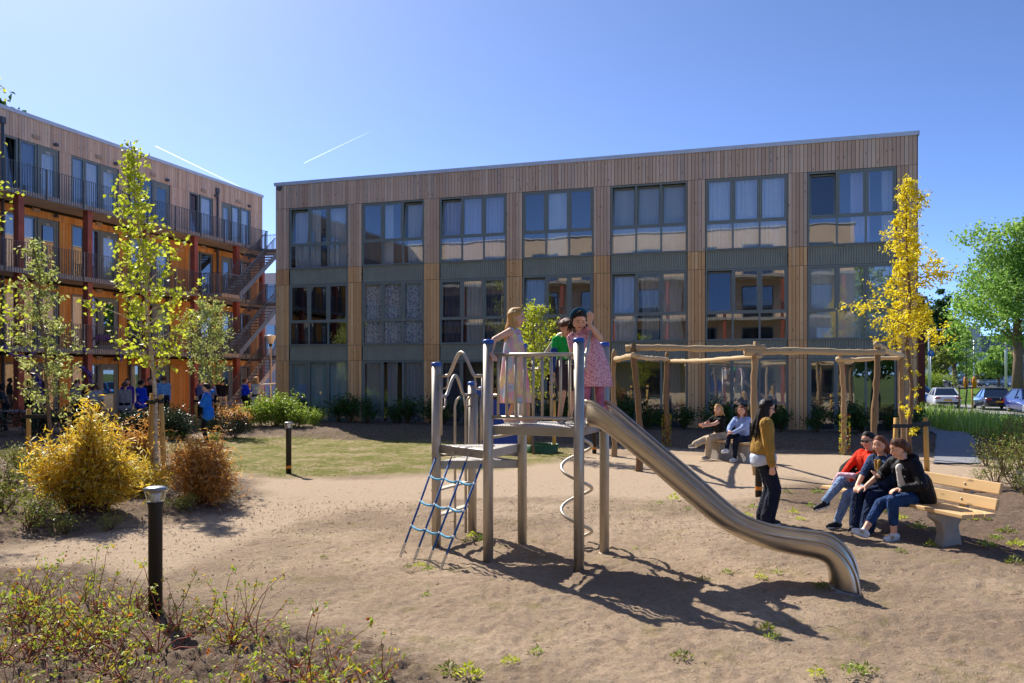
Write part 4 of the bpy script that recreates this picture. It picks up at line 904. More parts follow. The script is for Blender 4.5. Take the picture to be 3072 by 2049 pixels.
for i,(px,py,s_) in enumerate(((690,1302,1.),(718,1300,.8))): shrub('bronze tinted shrub beside the sunlit green ones' if i==0 else 'small bronze shrub just right of the taller bronze one',G(px,py),1.0*s_,1.3*s_,1100,LF['rust'],80+i,.08,.03,'bronze_shrub')
sp_=[(G(px,py).x,G(px,py).y,s_) for px,py,s_ in((20,1500,.9),(60,1440,1),(110,1420,.9),(30,1400,1),(170,1430,.8),(90,1600,.9),(130,1570,.7),(200,1600,.6),(10,1560,.9),(330,1590,.5),(480,1545,.5),(560,1540,.5),(680,1505,.5),(250,1470,.8),(370,1450,.7),(-60,1450,1),(-60,1560,1))]
row('ground_cover_shrub',sp_,'low loose yellow green plant in the left mulch bed','low plants in the left bed',LF['ground'],420,.55,.95,.06,.03,5,90)
# wiry foreground shrubs
def wiry(p,seed):
    rr=np.random.default_rng(seed); t=empty('wiry_shrub',p,rr.uniform(0,6.28),'wiry red stemmed shrub with sparse green and rusty leaves in the front bed','shrub','wiry shrubs in the front bed'); mb=MB(); C=[];D=[]
    for i in range(10):
        a=rr.uniform(0,6.28); L=rr.uniform(.18,.58); el=rr.uniform(.15,1.3); d_=Vector((math.cos(a)*math.cos(el),math.sin(a)*math.cos(el),math.sin(el))); pts=[Vector((0,0,-.02))]
        for k in range(1,8):
            d_=(d_+Vector(rr.normal(0,.16,3))).normalized(); pts.append(pts[-1]+d_*L/7)
            for j in range(rr.integers(0,2)): C.append(tuple(pts[-1]+Vector(rr.normal(0,.014,3)))); D.append(tuple(d_+Vector(rr.normal(0,.8,3))))
        mb.tube(pts,[.0046,.0043,.004,.0035,.003,.0025,.002,.0013],5,False)
        for j in range(5): C.append(tuple(pts[-1]+Vector(rr.normal(0,.02,3)))); D.append(tuple(d_+Vector(rr.normal(0,.7,3))))
    mb.build('stems',plain('red_stem',hexc('8e4a3a'),.7),t); C=np.array(C);N=len(C); v=np.clip(rng.normal(.3,.28,N),0,1); leaves('foliage',C,np.array(D),rdir(N,.8),rng.uniform(.024,.055,N),rng.uniform(.011,.024,N),LF['wiry'],t,v,curl=.15); return t
wp=[wiry(Vector((0,0,0)),200+i) for i in range(9)]
xs,ys=scatter(52,-4.6,.3,4.6,7.3,lambda x,y:(sdpoly(x,y,BED_F)>.3)&(np.abs(x)<.66*y))
for i,(x,y) in enumerate(zip(xs,ys)):
    o=wp[i] if i<9 else copy_tree(wp[i%9]); o.location=(x,y,hgt(x,y)); k=rng.uniform(.6,1.15); o.scale=(k,k,k*rng.uniform(.8,1.15)); o.rotation_euler=(0,0,rng.uniform(0,6.28))
# dry stalks right, reeds, lawn grass, weeds
def blades(name,x,y,h,w,mat,label,lean=.35,seg=2,cat='grass'):
    N=len(x); z=hz(x,y)-.01; a=rng.uniform(0,6.28,N); b=rng.uniform(0,6.28,N); L=rng.random(N)*lean*h; dx,dy=np.cos(b)*L,np.sin(b)*L; wx,wy=np.cos(a)*w/2,np.sin(a)*w/2
    r0=np.stack([x-wx,y-wy,z],1); r1=np.stack([x+wx,y+wy,z],1); m0=np.stack([x-wx*.8+dx*.3,y-wy*.8+dy*.3,z+h*.55],1); m1=np.stack([x+wx*.8+dx*.3,y+wy*.8+dy*.3,z+h*.55],1); tp=np.stack([x+dx,y+dy,z+h],1)
    V=np.stack([r0,r1,m1,m0,tp],1).reshape(-1,3); i=np.arange(N)*5; Q=np.concatenate([np.stack([i,i+1,i+2],1),np.stack([i,i+2,i+3],1),np.stack([i+3,i+2,i+4],1)]); v=rng.random(N)
    return tag(obj(name,npmesh(name,V,Q,mat,np.concatenate([v,v,v]))),label,cat,kind='stuff')
x,y=scatter(15000,12,34,22,46,lambda x,y:(front(x,y)[1]>24.3)&(sdpoly(x,y,P2((2740,1262),(3300,1262),(3300,1200),(2740,1200)))>-1e9)&(x<.68*y)&(y<38.5-.12*(x-12))&(y>24.2+.35*(x-13)))
k=nz(x,y,31,.25,2)>.22; x,y=x[k],y[k]; hh=rng.uniform(.25,.95,len(x))*(.6+.7*nz(x,y,30,.3,2)); blades('reeds',x,y,hh,rng.uniform(.02,.045,len(x)),LF['reed'],'bright green reed bed in front of the parked cars',.5,cat='reeds')
x,y=scatter(20000,-14,3,16,27,lambda x,y:(sdpoly(x,y,LAWN)>-.1)&(nz(x,y,33,.9,4)>.47)); blades('grass',x,y,rng.uniform(.015,.05,len(x)),.008,leafmat('lawn_blade',[hexc('6f7a30'),hexc('86903c'),hexc('98a04c')],.3),'thin patchy grass on the oval lawn',.8)
x,y=scatter(16000,-9,9,4.2,14,lambda x,y:(nz(x,y,35,.8,4)>.6)&(np.abs(x)<.67*y)&(sdpoly(x,y,PATH)<-.05)); blades('sparse_grass',x,y,rng.uniform(.006,.03,len(x)),.004,LF['ground'],'sparse sprouting grass on the sandy play area',.9)
# small weeds: each a countable plant
def weed(seed,r=.09,n=60,mat='ground'):
    rr=np.random.default_rng(seed); a=rr.uniform(0,6.28,n); f=rr.random(n)**.7; C=np.stack([np.cos(a)*f*r,np.sin(a)*f*r,.012+.06*(1-f)*rr.random(n)],1); D=np.stack([np.cos(a),np.sin(a),.5+.0*a],1)+rr.normal(0,.35,(n,3)); return leaves('weed',C,D,rdir(n,1.2),rr.uniform(.02,.05,n),rr.uniform(.008,.018,n),LF[mat])
WD=[weed(300+i,mat=('birch','bright','ground')[i%3]) for i in range(6)]
WP=[(1420,1612,1.2),(1440,1622,1.3),(1400,1625,.9),(1258,1700,1.),(1290,1712,1.),(1225,1703,.8),(2022,1498,1.6),(2065,1530,.8),(2110,1740,.9),(2280,1735,1.),(2330,1720,.9),(2465,1765,1.2),(2300,1893,1.1),(2320,1915,1.),(2045,1975,1.2),(1530,1990,1.),(1610,1960,.9),(1350,2020,1.4),(1405,2030,1.5),(2560,2020,1.3),(2600,2010,1.1),(2450,2025,1.),(1280,1790,.8),(970,1675,.7),(2380,1540,1.2),(2450,1480,1.6),(2360,1480,1.5),(2400,1560,1.),(2430,1520,1.1),(2560,1530,2.),(2540,1500,1.8),(2590,1560,1.6),(2660,1540,2.),(2700,1560,1.6),(2760,1590,2.),(2820,1600,1.5),(2840,1570,1.6),(2960,1640,1.6),(3020,1600,1.8),(3050,1640,1.6),(2950,1560,1.6),(3040,1690,1.5),(2900,1560,1.8),(2990,1620,1.4),(2330,1445,1.),(1905,1650,.7),(2180,1720,.8),(2700,1660,1.1),(2790,1640,1.2),(1980,1510,.8),(2210,1545,1.1),(2240,1550,1.3),(2260,1525,1.2)]
for i,(px,py,k) in enumerate(WP):
    o=WD[i] if i<6 else link(WD[i%6].copy()); p=G(px,py); o.location=(p.x,p.y,hgt(p.x,p.y)); k*=.8; o.scale=(k,k,k*1.3); o.rotation_euler=(0,0,rng.uniform(0,6.28)); tag(o,'small leafy green weed sprouting from bare sandy soil','weed','weeds on the sand')
sp_=[(G(px,py).x,G(px,py).y,s_) for px,py,s_ in((2960,1400,1.),(3010,1430,1.),(3060,1410,1.1),(2985,1460,.7),(3050,1470,.8),(2990,1370,1.1),(3060,1370,1.2),(3100,1440,1.2),(2940,1450,.5),(3080,1500,.8))]
row('scrub_plant',sp_,'scraggly green and straw coloured scrub right of the bench','scrub plants on the right edge',LF['ground'],420,.95,.9,.05,.025,4,120)
# low tufts in front of hedge, climbers on pergola posts
for px,py,l in((515,1322,'lime green tuft left of the pair on the lawn edge'),(545,1320,'lime green tuft right of the pair on the lawn edge'),(640,1330,'lime green tuft under the man in the blue jacket')): shrub(l,G(px,py),.42,.4,260,LF['bright'],int(px),.07,.025,'grass_tuft')
for k,h,l,m in((6,1.0,'young climber with pink flowers on a pergola post behind the bench','wiry'),(3,.9,'young climber wound round the rear left pergola post','wiry')):
    x,y,_=pp[k]; n=240; a=rng.uniform(0,6.28,n); C=np.stack([LEAN[k]*.2+np.cos(a)*.12,np.sin(a)*.12,rng.uniform(0,h,n)],1); o=empty('climber',(x,y,0),0,l,'climber'); leaves('foliage',C,rdir(n),rdir(n,.3),.06,.04,LF[m],o); mb=MB(); mb.tube([(.1*math.cos(i*.8)+LEAN[k]*.2,.1*math.sin(i*.8),h*i/14) for i in range(15)],.006,5); mb.build('stem',TWIG,o)
# ================= people =================
def capsule(mb,p,q,r0,r1,n=10):
    p,q=Vector(p),Vector(q); d=q-p; L=d.length; d=d.normalized() if L>1e-6 else Vector((0,0,1)); prof=[]
    for i in range(4): t=math.pi/2*(1-i/3.); prof.append((p-d*r0*math.sin(t),max(1e-4,r0*math.cos(t))))
    for i in range(4): t=math.pi/2*i/3.; prof.append((q+d*r1*math.sin(t),max(1e-4,r1*math.cos(t))))
    mb.tube([a for a,_ in prof],[b for _,b in prof],n)
def capdist(X,p,q,r0,r1):
    d=q-p; t=np.clip(((X-p)@d)/(d@d+1e-9),0,1); return np.linalg.norm(X-p-t[:,None]*d,axis=1)-(r0+(r1-r0)*t)
def blob(caps,vox,mats,it=3,name='body'):
    """caps: (p,q,r0,r1,material index). One closed surface by voxel remesh, faces coloured by the nearest capsule."""
    mb=MB()
    for c in caps: capsule(mb,*c[:4])
    o=bpy.data.objects.new('tmp',mb.mesh('tmp',[])); S.collection.objects.link(o)
    m=o.modifiers.new('r','REMESH'); m.mode='VOXEL'; m.voxel_size=vox
    if it: sm_=o.modifiers.new('s','SMOOTH'); sm_.factor=.5; sm_.iterations=it
    me=bpy.data.meshes.new_from_object(o.evaluated_get(bpy.context.evaluated_depsgraph_get())); old=o.data; bpy.data.objects.remove(o); bpy.data.meshes.remove(old)
    me.name=name; me.materials.clear()
    for x in mats: me.materials.append(x)
    n=len(me.polygons); X=np.empty(n*3,np.float32)
    if n and len(mats)>1:
        me.polygons.foreach_get('center',X); X=X.reshape(-1,3).astype(float); best=np.full(n,1e9); idx=np.zeros(n,int)
        for c in caps:
            dd=capdist(X,np.array(c[0]),np.array(c[1]),c[2],c[3]); k=dd<best; best[k]=dd[k]; idx[k]=c[4]
        me.polygons.foreach_set('material_index',idx.astype(np.int32))
    me.polygons.foreach_set('use_smooth',np.ones(n,bool)); me.update(); return me
def ik(a,b,l1,l2,hint):
    a,b=Vector(a),Vector(b); d=b-a; L=min(max(d.length,.05),(l1+l2)*.999); d.normalize(); b=a+d*L
    x=(l1*l1-l2*l2+L*L)/(2*L); h=math.sqrt(max(0,l1*l1-x*x)); hv=Vector(hint); hv=hv-d*hv.dot(d)
    if hv.length<1e-5: hv=d.orthogonal()
    return a+d*x+hv.normalized()*h,b
def cloth(name,c,var=.25,bump=.35,rough=.85,bs=14):
    if 'cloth_'+name in MATS: return MATS['cloth_'+name]
    s=NM('cloth_'+name); co=s.coord(); f=s.noise(co,9); s.set(s.ramp(f,[(.3,tuple(x*(1-var) for x in c)),(.7,tuple(min(1,x*(1+var)) for x in c))]),rough,0,.2)
    w=s.n('TexNoise'); w.inputs['Scale'].default_value=bs*.55; w.inputs['Detail'].default_value=2; w.inputs['Distortion'].default_value=1.6; s.l(s.coord((1.,1.,.55)),w.inputs['Vector'])
    h=s.math('ADD',s.math('ABSOLUTE',s.math('SUBTRACT',w.outputs['Fac'],.5)),s.math('MULTIPLY',s.noise(co,220,2),.02)); s.bump(h,min(1.,bump*1.7),.09); return s.m
SKIN=plain('skin_fair',hexc('e0ac90'),.5,0,.08,20); SKIN2=plain('skin_tan',hexc('c68f6e'),.5,0,.08,20); SKIN3=plain('skin_brown',hexc('6d4a36'),.5,0,.08,20)
def hairmat(name,c):
    s=NM('hair_'+name); f=s.noise(s.coord((90,90,5)),1.,4); s.set(s.ramp(f,[(.3,tuple(x*.5 for x in c)),(.7,tuple(min(1,x*1.3) for x in c))]),.55,0,.3); s.bump(f,.6,.01); return s.m
HB={'blond':hairmat('blond',hexc('c89a5c')),'dark':hairmat('dark',hexc('1e1613')),'brown':hairmat('brown',hexc('5e3a26')),'auburn':hairmat('auburn',hexc('7a4528')),'grey':hairmat('grey',hexc('8d867e'))}
EYE=plain('eye_dark',(.02,.015,.012),.2); LIP=plain('lips',hexc('b4605a'),.5)
def person(label,pos,face,H=1.68,hip=None,spine=(0,0,1),head=(0,0),hands=None,feet=None,knee=None,elbow=None,top=None,sleeve='long',bottom=None,leg='long',shoe=None,skin=SKIN,hair=('short','dark'),tk=1.,ak=1.,lk=1.,hk=1.,vox=.011,fingers=True,dress=None,extra=None,group=None,under=None,sole=None,hd=None,flare=1.,z=None):
    """pose in the person's frame: +x their right, +y forward, z up, metres"""
    k=H/1.68; zg=pos[2] if z is None else z; rz=math.atan2(-face[0],face[1]); t=empty('person',(pos[0],pos[1],zg),rz,label,'person',group)
    mats=[skin,top,bottom,shoe,under or top,sole or M['white']]; c=[]
    up_=Vector(spine).normalized(); hip=Vector(hip) if hip else Vector((0,0,.533*H)); X=Vector((1,0,0)); X=(X-up_*X.dot(up_)).normalized(); Yv=up_.cross(X)
    def b(u,x=0.,y=0.): return hip+up_*u*k+X*x*k+Yv*y*k
    def A(p,q,r0,r1,m): c.append((tuple(p),tuple(q),r0*k,r1*k,m))
    # pelvis and trunk
    for s_ in(-1,1):
        A(b(.0,.07*s_,-.01),b(.1,.06*s_),.105*lk**.5,.1,2); A(b(.13,.055*s_),b(.24,.055*s_,.005),.096*tk,.098*tk,1); A(b(.24,.055*s_,.005),b(.39,.075*s_,.01),.098*tk,.1*tk,1); A(b(.39,.075*s_,.01),b(.475,.13*s_),.095*tk,.07*tk**.5,1)
    A(b(.40),b(.5),.085,.06,1); nk=b(.5); hd_=b(.5)
    hy,hp=head; hs=.98*hk
    Rm=Matrix.Rotation(hy,3,'Z')@Matrix.Rotation(hp,3,'X'); hc=b(.5)+(up_*.6+Vector((0,0,.4)))*(.115*k)+ Rm@Vector((0,.03,.05))*k*hs
    def hh(x,y,z_): return hc+Rm@Vector((x,y,z_))*hs*k
    A(b(.47,0,-.01),hh(0,-.02,-.06),.055,.05*hs,0)
    A(hh(0,-.025,.035),hh(0,.012,.04),.088*hs,.082*hs,0); A(hh(0,.02,.0),hh(0,.038,-.07),.07*hs,.042*hs,0); A(hh(-.03,.03,-.02),hh(.03,.03,-.02),.055*hs,.055*hs,0); A(hh(0,.092,.008),hh(0,.104,-.026),.009*hs,.014*hs,0)
    for s_ in(-1,1): A(hh(.083*s_,-.012,.012),hh(.085*s_,-.015,-.02),.016*hs,.012*hs,0)
    # arms
    hands=hands or [(-.2*k,.05*k,.45*H),(.2*k,.05*k,.45*H)]; elbow=elbow or [(-.3,-1,0),(.3,-1,0)]
    for i,s_ in((0,-1),(1,1)):
        sh=b(.465,.168*s_); e,w=ik(sh,Vector(hands[i][:3]),.285*k,.25*k,elbow[i]); sk={'long':1,'short':1,'none':0,'elbow':1}[sleeve] if isinstance(sleeve,str) else 1
        A(b(.455,.12*s_),sh,.07*tk**.5,.062*ak**.5,1 if sleeve!='none' else 0)
        cut={'long':1.95,'elbow':1.15,'short':.55,'none':0}[sleeve]
        pts=[(0,sh,.056),(1,e,.043),(2,w,.031)]
        def lim(u): return (sh.lerp(e,u),.056+(.043-.056)*u) if u<=1 else (e.lerp(w,u-1),.043+(.031-.043)*(u-1))
        us_=sorted({0,1,2,min(2,cut)})
        for a_,b_ in zip(us_,us_[1:]):
            (pa,ra),(pb,rb)=lim(a_),lim(b_); cl=b_<=cut+1e-6; f=ak*1.12 if cl else 1.; A(pa,pb,ra*f,rb*f*(1.05 if cl else 1),1 if cl else 0)
        hdv=Vector(hands[i][3]) if len(hands[i])>3 else (w-e).normalized(); hdv.normalize(); pn=Vector(hands[i][4]) if len(hands[i])>4 else Vector((-s_,0,0)); curl=hands[i][5] if len(hands[i])>5 else .35
        pn=(pn-hdv*pn.dot(hdv)); pn=pn.normalized() if pn.length>1e-4 else hdv.orthogonal().normalized(); sd_=hdv.cross(pn)
        if sd_.dot(Vector((0,1,0)))<0 and len(hands[i])<=4: pass
        if len(hands[i])>6: sd_=sd_*hands[i][6]
        if fingers:
            kb=k; k=k*hk**.8
            for o_ in(-.026,-.009,.009,.026): A(w+hdv*.01*k,w+(hdv*.075+sd_*o_)*k,.018,.0135,0)
            for j,(o_,fl) in enumerate(((-.031,.058),(-.0105,.072),(.0105,.076),(.031,.066))):
                p0=w+(hdv*.08+sd_*o_)*k; d1=(hdv+pn*curl+sd_*o_*4).normalized(); p1=p0+d1*fl*.55*k; d2=(d1+pn*curl*1.6).normalized(); p2=p1+d2*fl*.5*k; A(p0,p1,.0105,.0095,0); A(p1,p2,.0095,.008,0)
            p0=w+(hdv*.02+sd_*.03)*k; p1=p0+(hdv*.45+sd_*.8+pn*.2).normalized()*.042*k; p2=p1+(hdv*.8+sd_*.35+pn*.3).normalized()*.032*k; A(p0,p1,.014,.011,0); A(p1,p2,.011,.009,0); k=kb
        else: A(w,w+(hdv*.09+pn*.02)*k,.03,.03,0); A(w+(hdv*.09+pn*.02)*k,w+(hdv*.15+pn*.06)*k,.028,.018,0)
    # legs
    feet=feet or [(-.1*k,.0,.075*k),(.1*k,.02,.075*k)]; knee=knee or [(0,1,0)]*2; toes=hd or [(0,1,0)]*2
    for i,s_ in((0,-1),(1,1)):
        h0=b(0,.085*s_); kn,an=ik(h0,feet[i],.43*k,.42*k,knee[i]); cut={'long':1.93,'crop':1.62,'short':.78,'none':0}[leg]
        def lim(u): return (h0.lerp(kn,u),.088+(.06-.088)*u) if u<=1 else (kn.lerp(an,u-1),.058+(.037-.058)*(u-1))
        us_=sorted({0,.45,1,1.45,2,min(2,cut)})
        for a_,b_ in zip(us_,us_[1:]):
            (pa,ra),(pb,rb)=lim(a_),lim(b_); cl=b_<=cut+1e-6; fa=lk*(1+(flare-1)*max(0,a_-.8)/1.2) if cl else 1; fb=lk*(1+(flare-1)*max(0,b_-.8)/1.2) if cl else 1; A(pa,pb,ra*fa+(.008 if cl else 0),rb*fb+(.008 if cl else 0),2 if cl else 0)
        td=Vector(toes[i]).normalized(); dn=Vector(toes[i+2]).normalized() if len(toes)>2 else Vector((0,0,-1)); dn=(dn-td*dn.dot(td)).normalized()
        o_=an+dn*.028*k
        A(an,an+dn*.02*k,.044,.046,3); A(o_-td*.045*k,o_+td*.06*k,.043,.043,3); A(o_+td*.06*k,o_+td*.15*k+dn*.008*k,.043,.032,3)
        sdv=td.cross(dn)
        for w_ in(-.016,.016): A(o_-td*.05*k+dn*.032*k+sdv*w_*k,o_+td*.155*k+dn*.032*k+sdv*w_*k,.02,.02,5)
    for e_ in (extra or []):
        p,q,r0,r1,m=e_[:5]; c.append((tuple(p),tuple(q),r0,r1,m))
    bo=obj('body',blob(c,vox,mats,2 if fingers else 3),t)
    # face
    if fingers or vox<.015:
        for s_ in(-1,1):
            q=MB(); q.sphere(hh(.032*s_,.079,.012),.0088*hs*k,8,6,(1.3,.8,.7),Rm); q.build('eye',EYE,t); q=MB(); q.tube([hh(.016*s_,.093,.034),hh(.034*s_,.09,.039),hh(.05*s_,.078,.034)],.003*hs*k,5); q.build('eyebrow',HB[hair[1]],t)
        q=MB(); q.sphere(hh(0,.079,-.056),.016*hs*k,8,6,(1.35,.5,.45),Rm); q.build('mouth',LIP,t)
    # hair
    hcap=[]; Hc=lambda p,q,r0,r1:hcap.append((tuple(p),tuple(q),r0*k*hs,r1*k*hs,0))
    kind=hair[0]
    if kind!='bald':
        Hc(hh(0,-.034,.05),hh(0,.0,.064),.09,.083); Hc(hh(-.03,-.05,.03),hh(.03,-.05,.03),.075,.075); Hc(hh(0,.03,.105),hh(0,.055,.09),.045,.025)
        for s_ in(-1,1): Hc(hh(.06*s_,-.01,.06),hh(.078*s_,-.03,.0),.04,.025); Hc(hh(.025*s_,.03,.1),hh(.065*s_,.035,.06),.035,.022)
    if kind=='long':
        ln=hair[2]; sw=hair[3] if len(hair)>3 else 0.; rr=random.Random(int(H*1000)+len(label)); bo=.022 if ln>.4 else .0
        for j in range(24):
            a=-2.5+5*j/23+rr.uniform(-.1,.1); st=hh(.078*math.sin(a),-.035-.055*math.cos(a),.04); l=ln*rr.uniform(.75,1.1)
            m1=st+Vector((.02*math.sin(a),-.025-bo*(math.cos(a)+.6),-l*.45))*k; m2=m1+Vector((.03*math.sin(a)+rr.uniform(-.02,.02)+sw*.5,-.02-bo*(math.cos(a)+.4)+rr.uniform(-.02,.02),-l*.35))*k; m3=m2+Vector((rr.uniform(-.02,.02)+sw*.5,-.01,-l*.25))*k
            Hc(st,m1,.026,.021); Hc(m1,m2,.021,.016); Hc(m2,m3,.016,.005)
    if kind in('tied','bun'):
        p=hh(0,-.125,.0); Hc(hh(0,-.09,.02),p,.05,.035); e_=p+Vector((0,-.03,-.16 if kind=='tied' else -.03))*k; Hc(p,e_,.036,.02)
    if kind=='curly':
        rr=random.Random(5)
        for j in range(34): a=rr.uniform(0,6.28); z_=rr.uniform(-.04,.13); p=hh(.1*math.cos(a)*(1-abs(z_-.05)*2.5),-.03+.1*math.sin(a)*(1-abs(z_-.05)*2.5),z_); Hc(p,p+Vector((.01,0,.01)),.045,.04)
    if hcap:
        ho=obj('hair',blob(hcap,max(.009,vox),[HB[hair[1]]],2,'hair'),t)
        if vox<.012:
            rr=random.Random(len(label)); q=MB(); ln=hair[2] if kind=='long' else .07; src=[h for h in hcap if kind!='long' or True]
            for j in range(170):
                h=rr.choice(src); u=rr.random(); p=Vector(h[0]).lerp(Vector(h[1]),u); d=Vector((rr.gauss(0,1),rr.gauss(-.3,1),rr.gauss(0,.6))).normalized(); rad=h[2]+(h[3]-h[2])*u
                if p.z+d.z*rad<hc.z+.02 and d.y>.2 and abs(p.x-hc.x)<.07: continue
                p=p+d*rad*1.0; L=rr.uniform(.3,.8)*(ln if kind=='long' else .06)*k; q.tube([p,p+d*.006+Vector((rr.uniform(-.01,.01),-.006,-L*.5)),p+d*rr.uniform(.0,.02)+Vector((rr.uniform(-.02,.02),-.008,-L))],[.0032,.0026,.0008],4,False)
            tag(q.build('hair_strands',HB[hair[1]],ho),kind='stuff')
    if dress:
        mat,rings=dress; q=MB(); q.smooth=True; n=40; vs=[]
        for j,(z_,rx,ry,cx,cy,am) in enumerate(rings):
            for i in range(n):
                a=2*math.pi*i/n; f=1+am*math.sin(a*7+j*.25)+am*.6*math.sin(a*4+1.3+j*.1); vs.append((cx+rx*math.cos(a)*f,cy+ry*math.sin(a)*f,z_))
        q.add(vs,[(j*n+i,j*n+(i+1)%n,(j+1)*n+(i+1)%n,(j+1)*n+i) for j in range(len(rings)-1) for i in range(n)]); o=q.build('dress',mat,t); so=o.modifiers.new('t','SOLIDIFY'); so.thickness=.006; o.modifiers.new('s','SUBSURF').render_levels=1
    t['_']=0; del t['_']
    return t,hh,b
# --- printed fabrics
s=NM('pastel_tie_dye'); co=s.coord((1,1,1)); f=s.noise(co,3.2,2,.5); pas=s.ramp(f,[(.3,hexc('fab4d0')),(.42,hexc('fcd4c4')),(.48,hexc('fbf0bc')),(.53,hexc('fbc4da')),(.57,hexc('c4e6ee')),(.62,hexc('d8c0f4')),(.7,hexc('fcc0dc'))]); s.set(pas,.85,0,.1); PASTEL=s.m
tr2=s.n('BsdfTranslucent'); s.l(pas,tr2.inputs[0]); mx=s.n('MixShader'); mx.inputs[0].default_value=.3; s.l(s.b.outputs[0],mx.inputs[1]); s.l(tr2.outputs[0],mx.inputs[2]); s.l(mx.outputs[0],s.o.inputs[0])
s=NM('pink_speckled_cotton'); vo=s.n('TexVoronoi'); vo.inputs['Scale'].default_value=70; s.l(s.coord(),vo.inputs['Vector']); s.set(s.mix(s.ramp(vo.outputs['Distance'],[(.3,(0,0,0)),(.42,(1,1,1))]),hexc('a8305a'),hexc('e2aebb')),.85,0,.1); PINK=s.m
Z1_=1.46
GREEN=cloth('green',hexc('1fae4e'),.15); NAVY=cloth('navy_denim',hexc('1b2236'),.3,.6); JEAN=cloth('light_jeans',hexc('8098bc'),.25,.5); JEAN2=cloth('mid_jeans',hexc('24416f'),.3,.5); DDEN=cloth('dark_denim',hexc('18294a'),.3,.6)
TAN=cloth('tan_cotton',hexc('a5813f'),.15,.5,.9,8); REDT=cloth('red_knit',hexc('e2381c'),.12,.4); BLK=cloth('black',hexc('1c1c20'),.3,.5); BLK2=cloth('black_jacket',hexc('14141c'),.3,.6,.6,8); WHT=cloth('white',hexc('dcd8d2'),.1); CREAM=cloth('cream_trousers',hexc('c9b79c'),.15,.5); SHB=cloth('pale_blue_shirt',hexc('9fb4e0'),.15,.5); GREY=cloth('grey',hexc('8e8a88'),.2); LGREY=cloth('light_grey_knit',hexc('b3b1b4'),.15); ROYAL=cloth('royal_blue',hexc('1a3fd0'),.2,.5,.6); AZURE=cloth('azure_shell',hexc('1a6fd6'),.2,.6,.5,7); PURP=cloth('purple',hexc('5a2f96'),.2); BROWNR=cloth('rust_trousers',hexc('8e3526'),.2); DGREEN=cloth('dark_teal_tee',hexc('26323a'),.2); CHAR=cloth('charcoal_shorts',hexc('46424a'),.2,.4)
SHOEP=plain('pink_shoe',hexc('d8a8a0'),.6); SHOEB=plain('black_shoe',hexc('17171a'),.55); SHOEW=plain('white_leather',hexc('dcdad8'),.5); SHOEG=plain('grey_suede',hexc('8d857a'),.8)
SUNV=plain('sole_pale',(.7,.68,.64),.7)
# --- children on the tower
g1=at(1534,1271,9.0); fd=Vector((.9,-.3,0)).normalized()
def loc_(p,pos,face):
    """world point into a person's frame"""
    rz=math.atan2(-face[0],face[1]); v=Vector(p)-Vector(pos); c_,s_=math.cos(-rz),math.sin(-rz); return Vector((v.x*c_-v.y*s_,v.x*s_+v.y*c_,v.z))
pos=Vector((0.02,9.02,Z1_)); fa=(.93,-.36)
hL=loc_(lerpz(pA,pB,.13,2.235)-Vector((.03,.03,0)),pos,fa); hR=loc_(lerpz(pA,pB,.1,2.215)+Vector((-.07,.01,0)),pos,fa)
person('girl in a pastel tie dye dress holding the tower railing',pos,fa,1.23,hk=1.2,tk=.78,ak=.85,head=(R(12),R(-6)),hands=[tuple(loc_(pD+Vector((-.02,-.05,2.2)),pos,fa)),tuple(hR)+((.55,.75,-.35),(0,0,-1),.55)],elbow=[(-1,-.2,-.3),(.6,-1,.2)],top=PASTEL,sleeve='none',bottom=SKIN,leg='none',shoe=SHOEP,hair=('long','blond',.3),vox=.0085,feet=[(-.07,.12,.06),(.07,-.03,.06)],
 dress=(PASTEL,[(.98,.075,.055,0,.02,.0),(.9,.125,.095,0,0,.0),(.8,.135,.11,0,0,.02),(.66,.15,.125,0,0,.04),(.5,.17,.145,0,0,.06),(.34,.185,.165,0,0,.08),(.22,.2,.18,0,0,.09)]))
pos=Vector((.585,9.22,Z1_)); fa=(.35,-.93)
t,hh,b=person('boy in a green T-shirt and dark shorts on the tower',pos,fa,1.14,hk=1.24,tk=.86,ak=.95,spine=(.03,.1,1),head=(R(5),R(-32)),hands=[(-.2,.06,.5),(.2,.1,.52)],top=GREEN,sleeve='short',bottom=CHAR,leg='short',lk=1.25,shoe=SHOEG,hair=('short','brown'),vox=.0085,under=GREEN)
# blue long sleeves under the T-shirt: over the bare arms
for s_ in(-1,1):
    q=[]; sh=b(.465,.168*s_); e,w=ik(sh,(.2*s_,.06 if s_<0 else .1,.5 if s_<0 else .52),.285*1.14/1.68,.25*1.14/1.68,(.3*s_,-1,0)); q=[(tuple(sh.lerp(e,.55)),tuple(e),.04,.038,0),(tuple(e),tuple(e.lerp(w,.95)),.038,.03,0)]
    obj('blue_sleeve',blob(q,.009,[cloth('blue_sleeve',hexc('2a4a94'))],2,'sleeve'),t)
q=MB()
for i,(z_,w_) in enumerate(((.735,.16),(.715,.13),(.68,.1),(.655,.12))): q.box((.0,.115+.004*i,z_),(w_*.75,.006,.012),Matrix.Rotation(R(6*(-1)**i),3,'Y'))
q.build('shirt_print',plain('print_pale',hexc('b8dcc0'),.8),t)
pos=Vector((.88,8.9,Z1_)); fa=(-.25,-.97)
